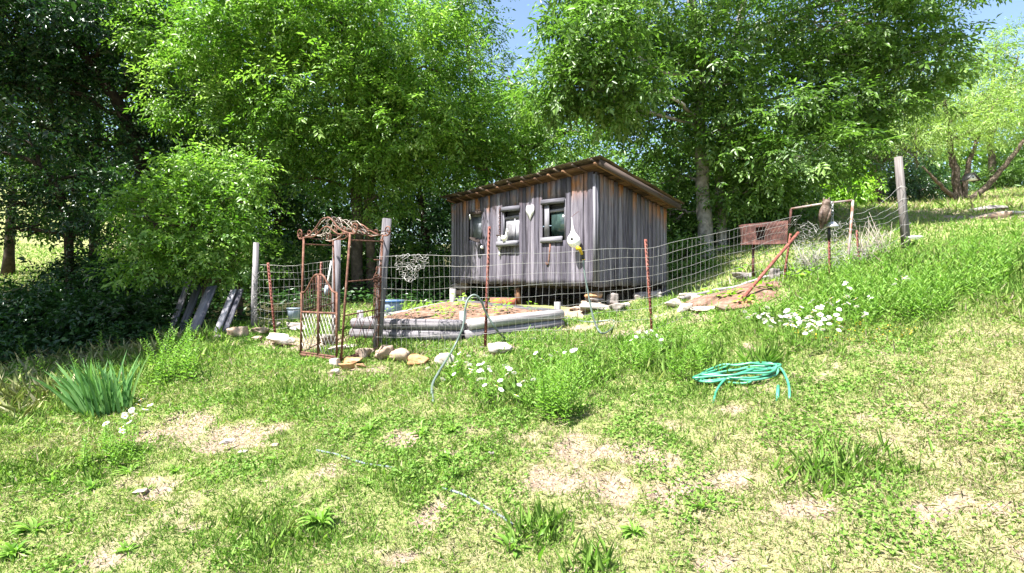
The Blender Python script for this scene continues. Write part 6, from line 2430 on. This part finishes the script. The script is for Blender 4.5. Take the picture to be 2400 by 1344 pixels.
# dead brush by the tall post
rng = np.random.RandomState(21)
for px, py, n_, hh, lab in ((2030, 620, 26, .75, "dry grey dead bush between the pipe gate and the tall grey post"), (2072, 600, 22, .65, "dry grey dead bush at the foot of the tall grey post"), (1900, 640, 22, .55, "dry tangle of dead stems beneath the owl decoy")):
    g_ = ghit(px, py)
    mb = MB()
    for k in range(n_):
        d = nrm(np.array([rng.normal() * .55, rng.normal() * .5, 1]))
        l = hh * rng.uniform(.5, 1.1)
        p1, p2 = g_ + d * l * .5 + rng.normal(size=3) * .04, g_ + d * l + rng.normal(size=3) * .10
        mb.tube([g_ + rng.normal(size=3) * np.array([.06, .06, 0]), p1, p2], [.006, .004, .002], 4)
        for _ in range(3):
            mb.tube([p1, p1 + (p2 - p1) * .5 + rng.normal(size=3) * .09], [.003, .0015], 3)
    o = tag(mb.build("dead_bush", M['twig']), lab, "bush")
    recentre(o, g_)
# dead stems by the arch
g_ = gpt(775, 8.4)
mb = MB()
for k in range(26):
    d = nrm(np.array([rng.normal() * .6, rng.normal() * .5, 1]))
    l = .38 * rng.uniform(.5, 1.1)
    mb.tube([g_ + rng.normal(size=3) * np.array([.05, .05, 0]), g_ + d * l * .5 + rng.normal(size=3) * .03, g_ + d * l + rng.normal(size=3) * .08], [.004, .003, .0015], 4)
o = tag(mb.build("dead_bush", M['darkwood']), "brown dead plant inside the arch behind the gate", "bush")
recentre(o, g_)


# vegetables: young tomato plants in the raised bed, squash in the planted patch
def veg(rng, h=.18, n_=16, ll=.07, lw=.05):
    P_, D_, N_, L_, W_ = [], [], [], [], []
    for k in range(n_):
        a = k * 2.4
        t_ = rng.uniform(.25, 1)
        r = rng.uniform(.02, .09)
        P_.append((math.cos(a) * r, math.sin(a) * r, h * t_))
        D_.append((math.cos(a), math.sin(a), rng.uniform(-.3, .5))); N_.append((rng.normal() * .3, rng.normal() * .3, 1))
        L_.append(ll * rng.uniform(.7, 1.3)); W_.append(lw * rng.uniform(.7, 1.2))
    o_ = leaf_mesh("seedling", np.array(P_), np.array(D_), np.array(N_), np.array(L_), np.array(W_), LEAF['lime'], RS.uniform(.1, .9, n_))
    return o_


pos = [(.14, .42), (.3, .12), (.42, .3), (.2, .62), (.32, .78), (.15, .86), (.55, .45), (.62, .2), (.7, .5), (.82, .16), (.85, .38), (.5, .85), (.6, .7), (.75, .8), (.9, .6), (.45, .58)]
pts = []
for a, b in pos:
    p = Cp + (Lp - Cp) * a + (Rp - Cp) * b
    pts.append(np.array([p[0], p[1], bed_z(a, b)]))
place([veg(np.random.RandomState(k), .17, 18, .065, .032) for k in range(4)], "seedling", pts, "young green vegetable plant in the raised timber bed", "seedling", "young plants in the raised bed", .8, 1.3)
SQ = [(1720, 700, "squash seedling in the middle of the planted patch"), (1745, 716, "squash seedling below the leaning pipe"), (1700, 706, "squash seedling left of the leaning pipe's foot"), (1792, 682, "yellow green squash seedling right of the leaning pipe"), (1655, 700, "smallest squash seedling at the left of the planted patch"),
      (1860, 656, "broad leaved squash plant beside the grey stone at the end T post"), (1905, 652, "yellow green plant under the owl post"), (1878, 645, "bright squash plant between the end T post and the owl post"), (1740, 640, "small green plant in the shade behind the fence")]
for px, py, lab in SQ:
    o = veg(np.random.RandomState(px), .14, 14, .10, .085)
    o.name = "squash_plant"
    o.location = tuple(ghit(px, py))
    tag(o, lab, "seedling", "squash plants by the planted patch")
# long grass tufts
for px, py, n_, L_, lab in ((1950, 1110, 170, .14, "soft tuft of long green grass on the right of the bank"), (690, 1275, 220, .07, "dense mat of short bright grass below the large rosette"), (1245, 1250, 60, .16, "upright tuft of grass behind the bushy rosette"), (1375, 1340, 50, .16, "tuft of yellow green grass at the bottom edge of the bank"),
                           (455, 800, 60, .22, "tuft of grass blades at the foot of the grey planks"), (1790, 860, 90, .26, "tall upright grass tuft behind the coiled green hose"), (1960, 1095, 80, .12, "pale upper fringe of the long grass tuft"), (1720, 905, 60, .10, "grass growing up through the front of the coiled green hose"), (1690, 880, 60, .13, "grass covering the left end of the coiled green hose")):
    g_ = ghit(px, py)
    rng = np.random.RandomState(px)
    sp = {690: .17, 1950: .15, 1960: .12}.get(px, .06)
    off = rng.normal(size=(n_, 2)) * sp
    off[:, 0] *= 1.4
    pp = np.stack([g_[0] + off[:, 0], g_[1] + off[:, 1]], 1)
    p3 = np.concatenate([pp, terrain(pp[:, 0], pp[:, 1])[:, None]], 1)
    o = leaf_mesh("grass_tuft", p3, unit(n_, 1.7), unit(n_), L_ * rng.uniform(.6, 1.2, n_), rng.uniform(.003, .006, n_), LEAF['weed'], rng.uniform(.3, 1, n_), bend=.2)
    tag(o, lab, "grass tuft", kind="stuff" if px == 690 else None)
    recentre(o, g_)
grass_build(in_bed(GP[:, 0], GP[:, 1]))
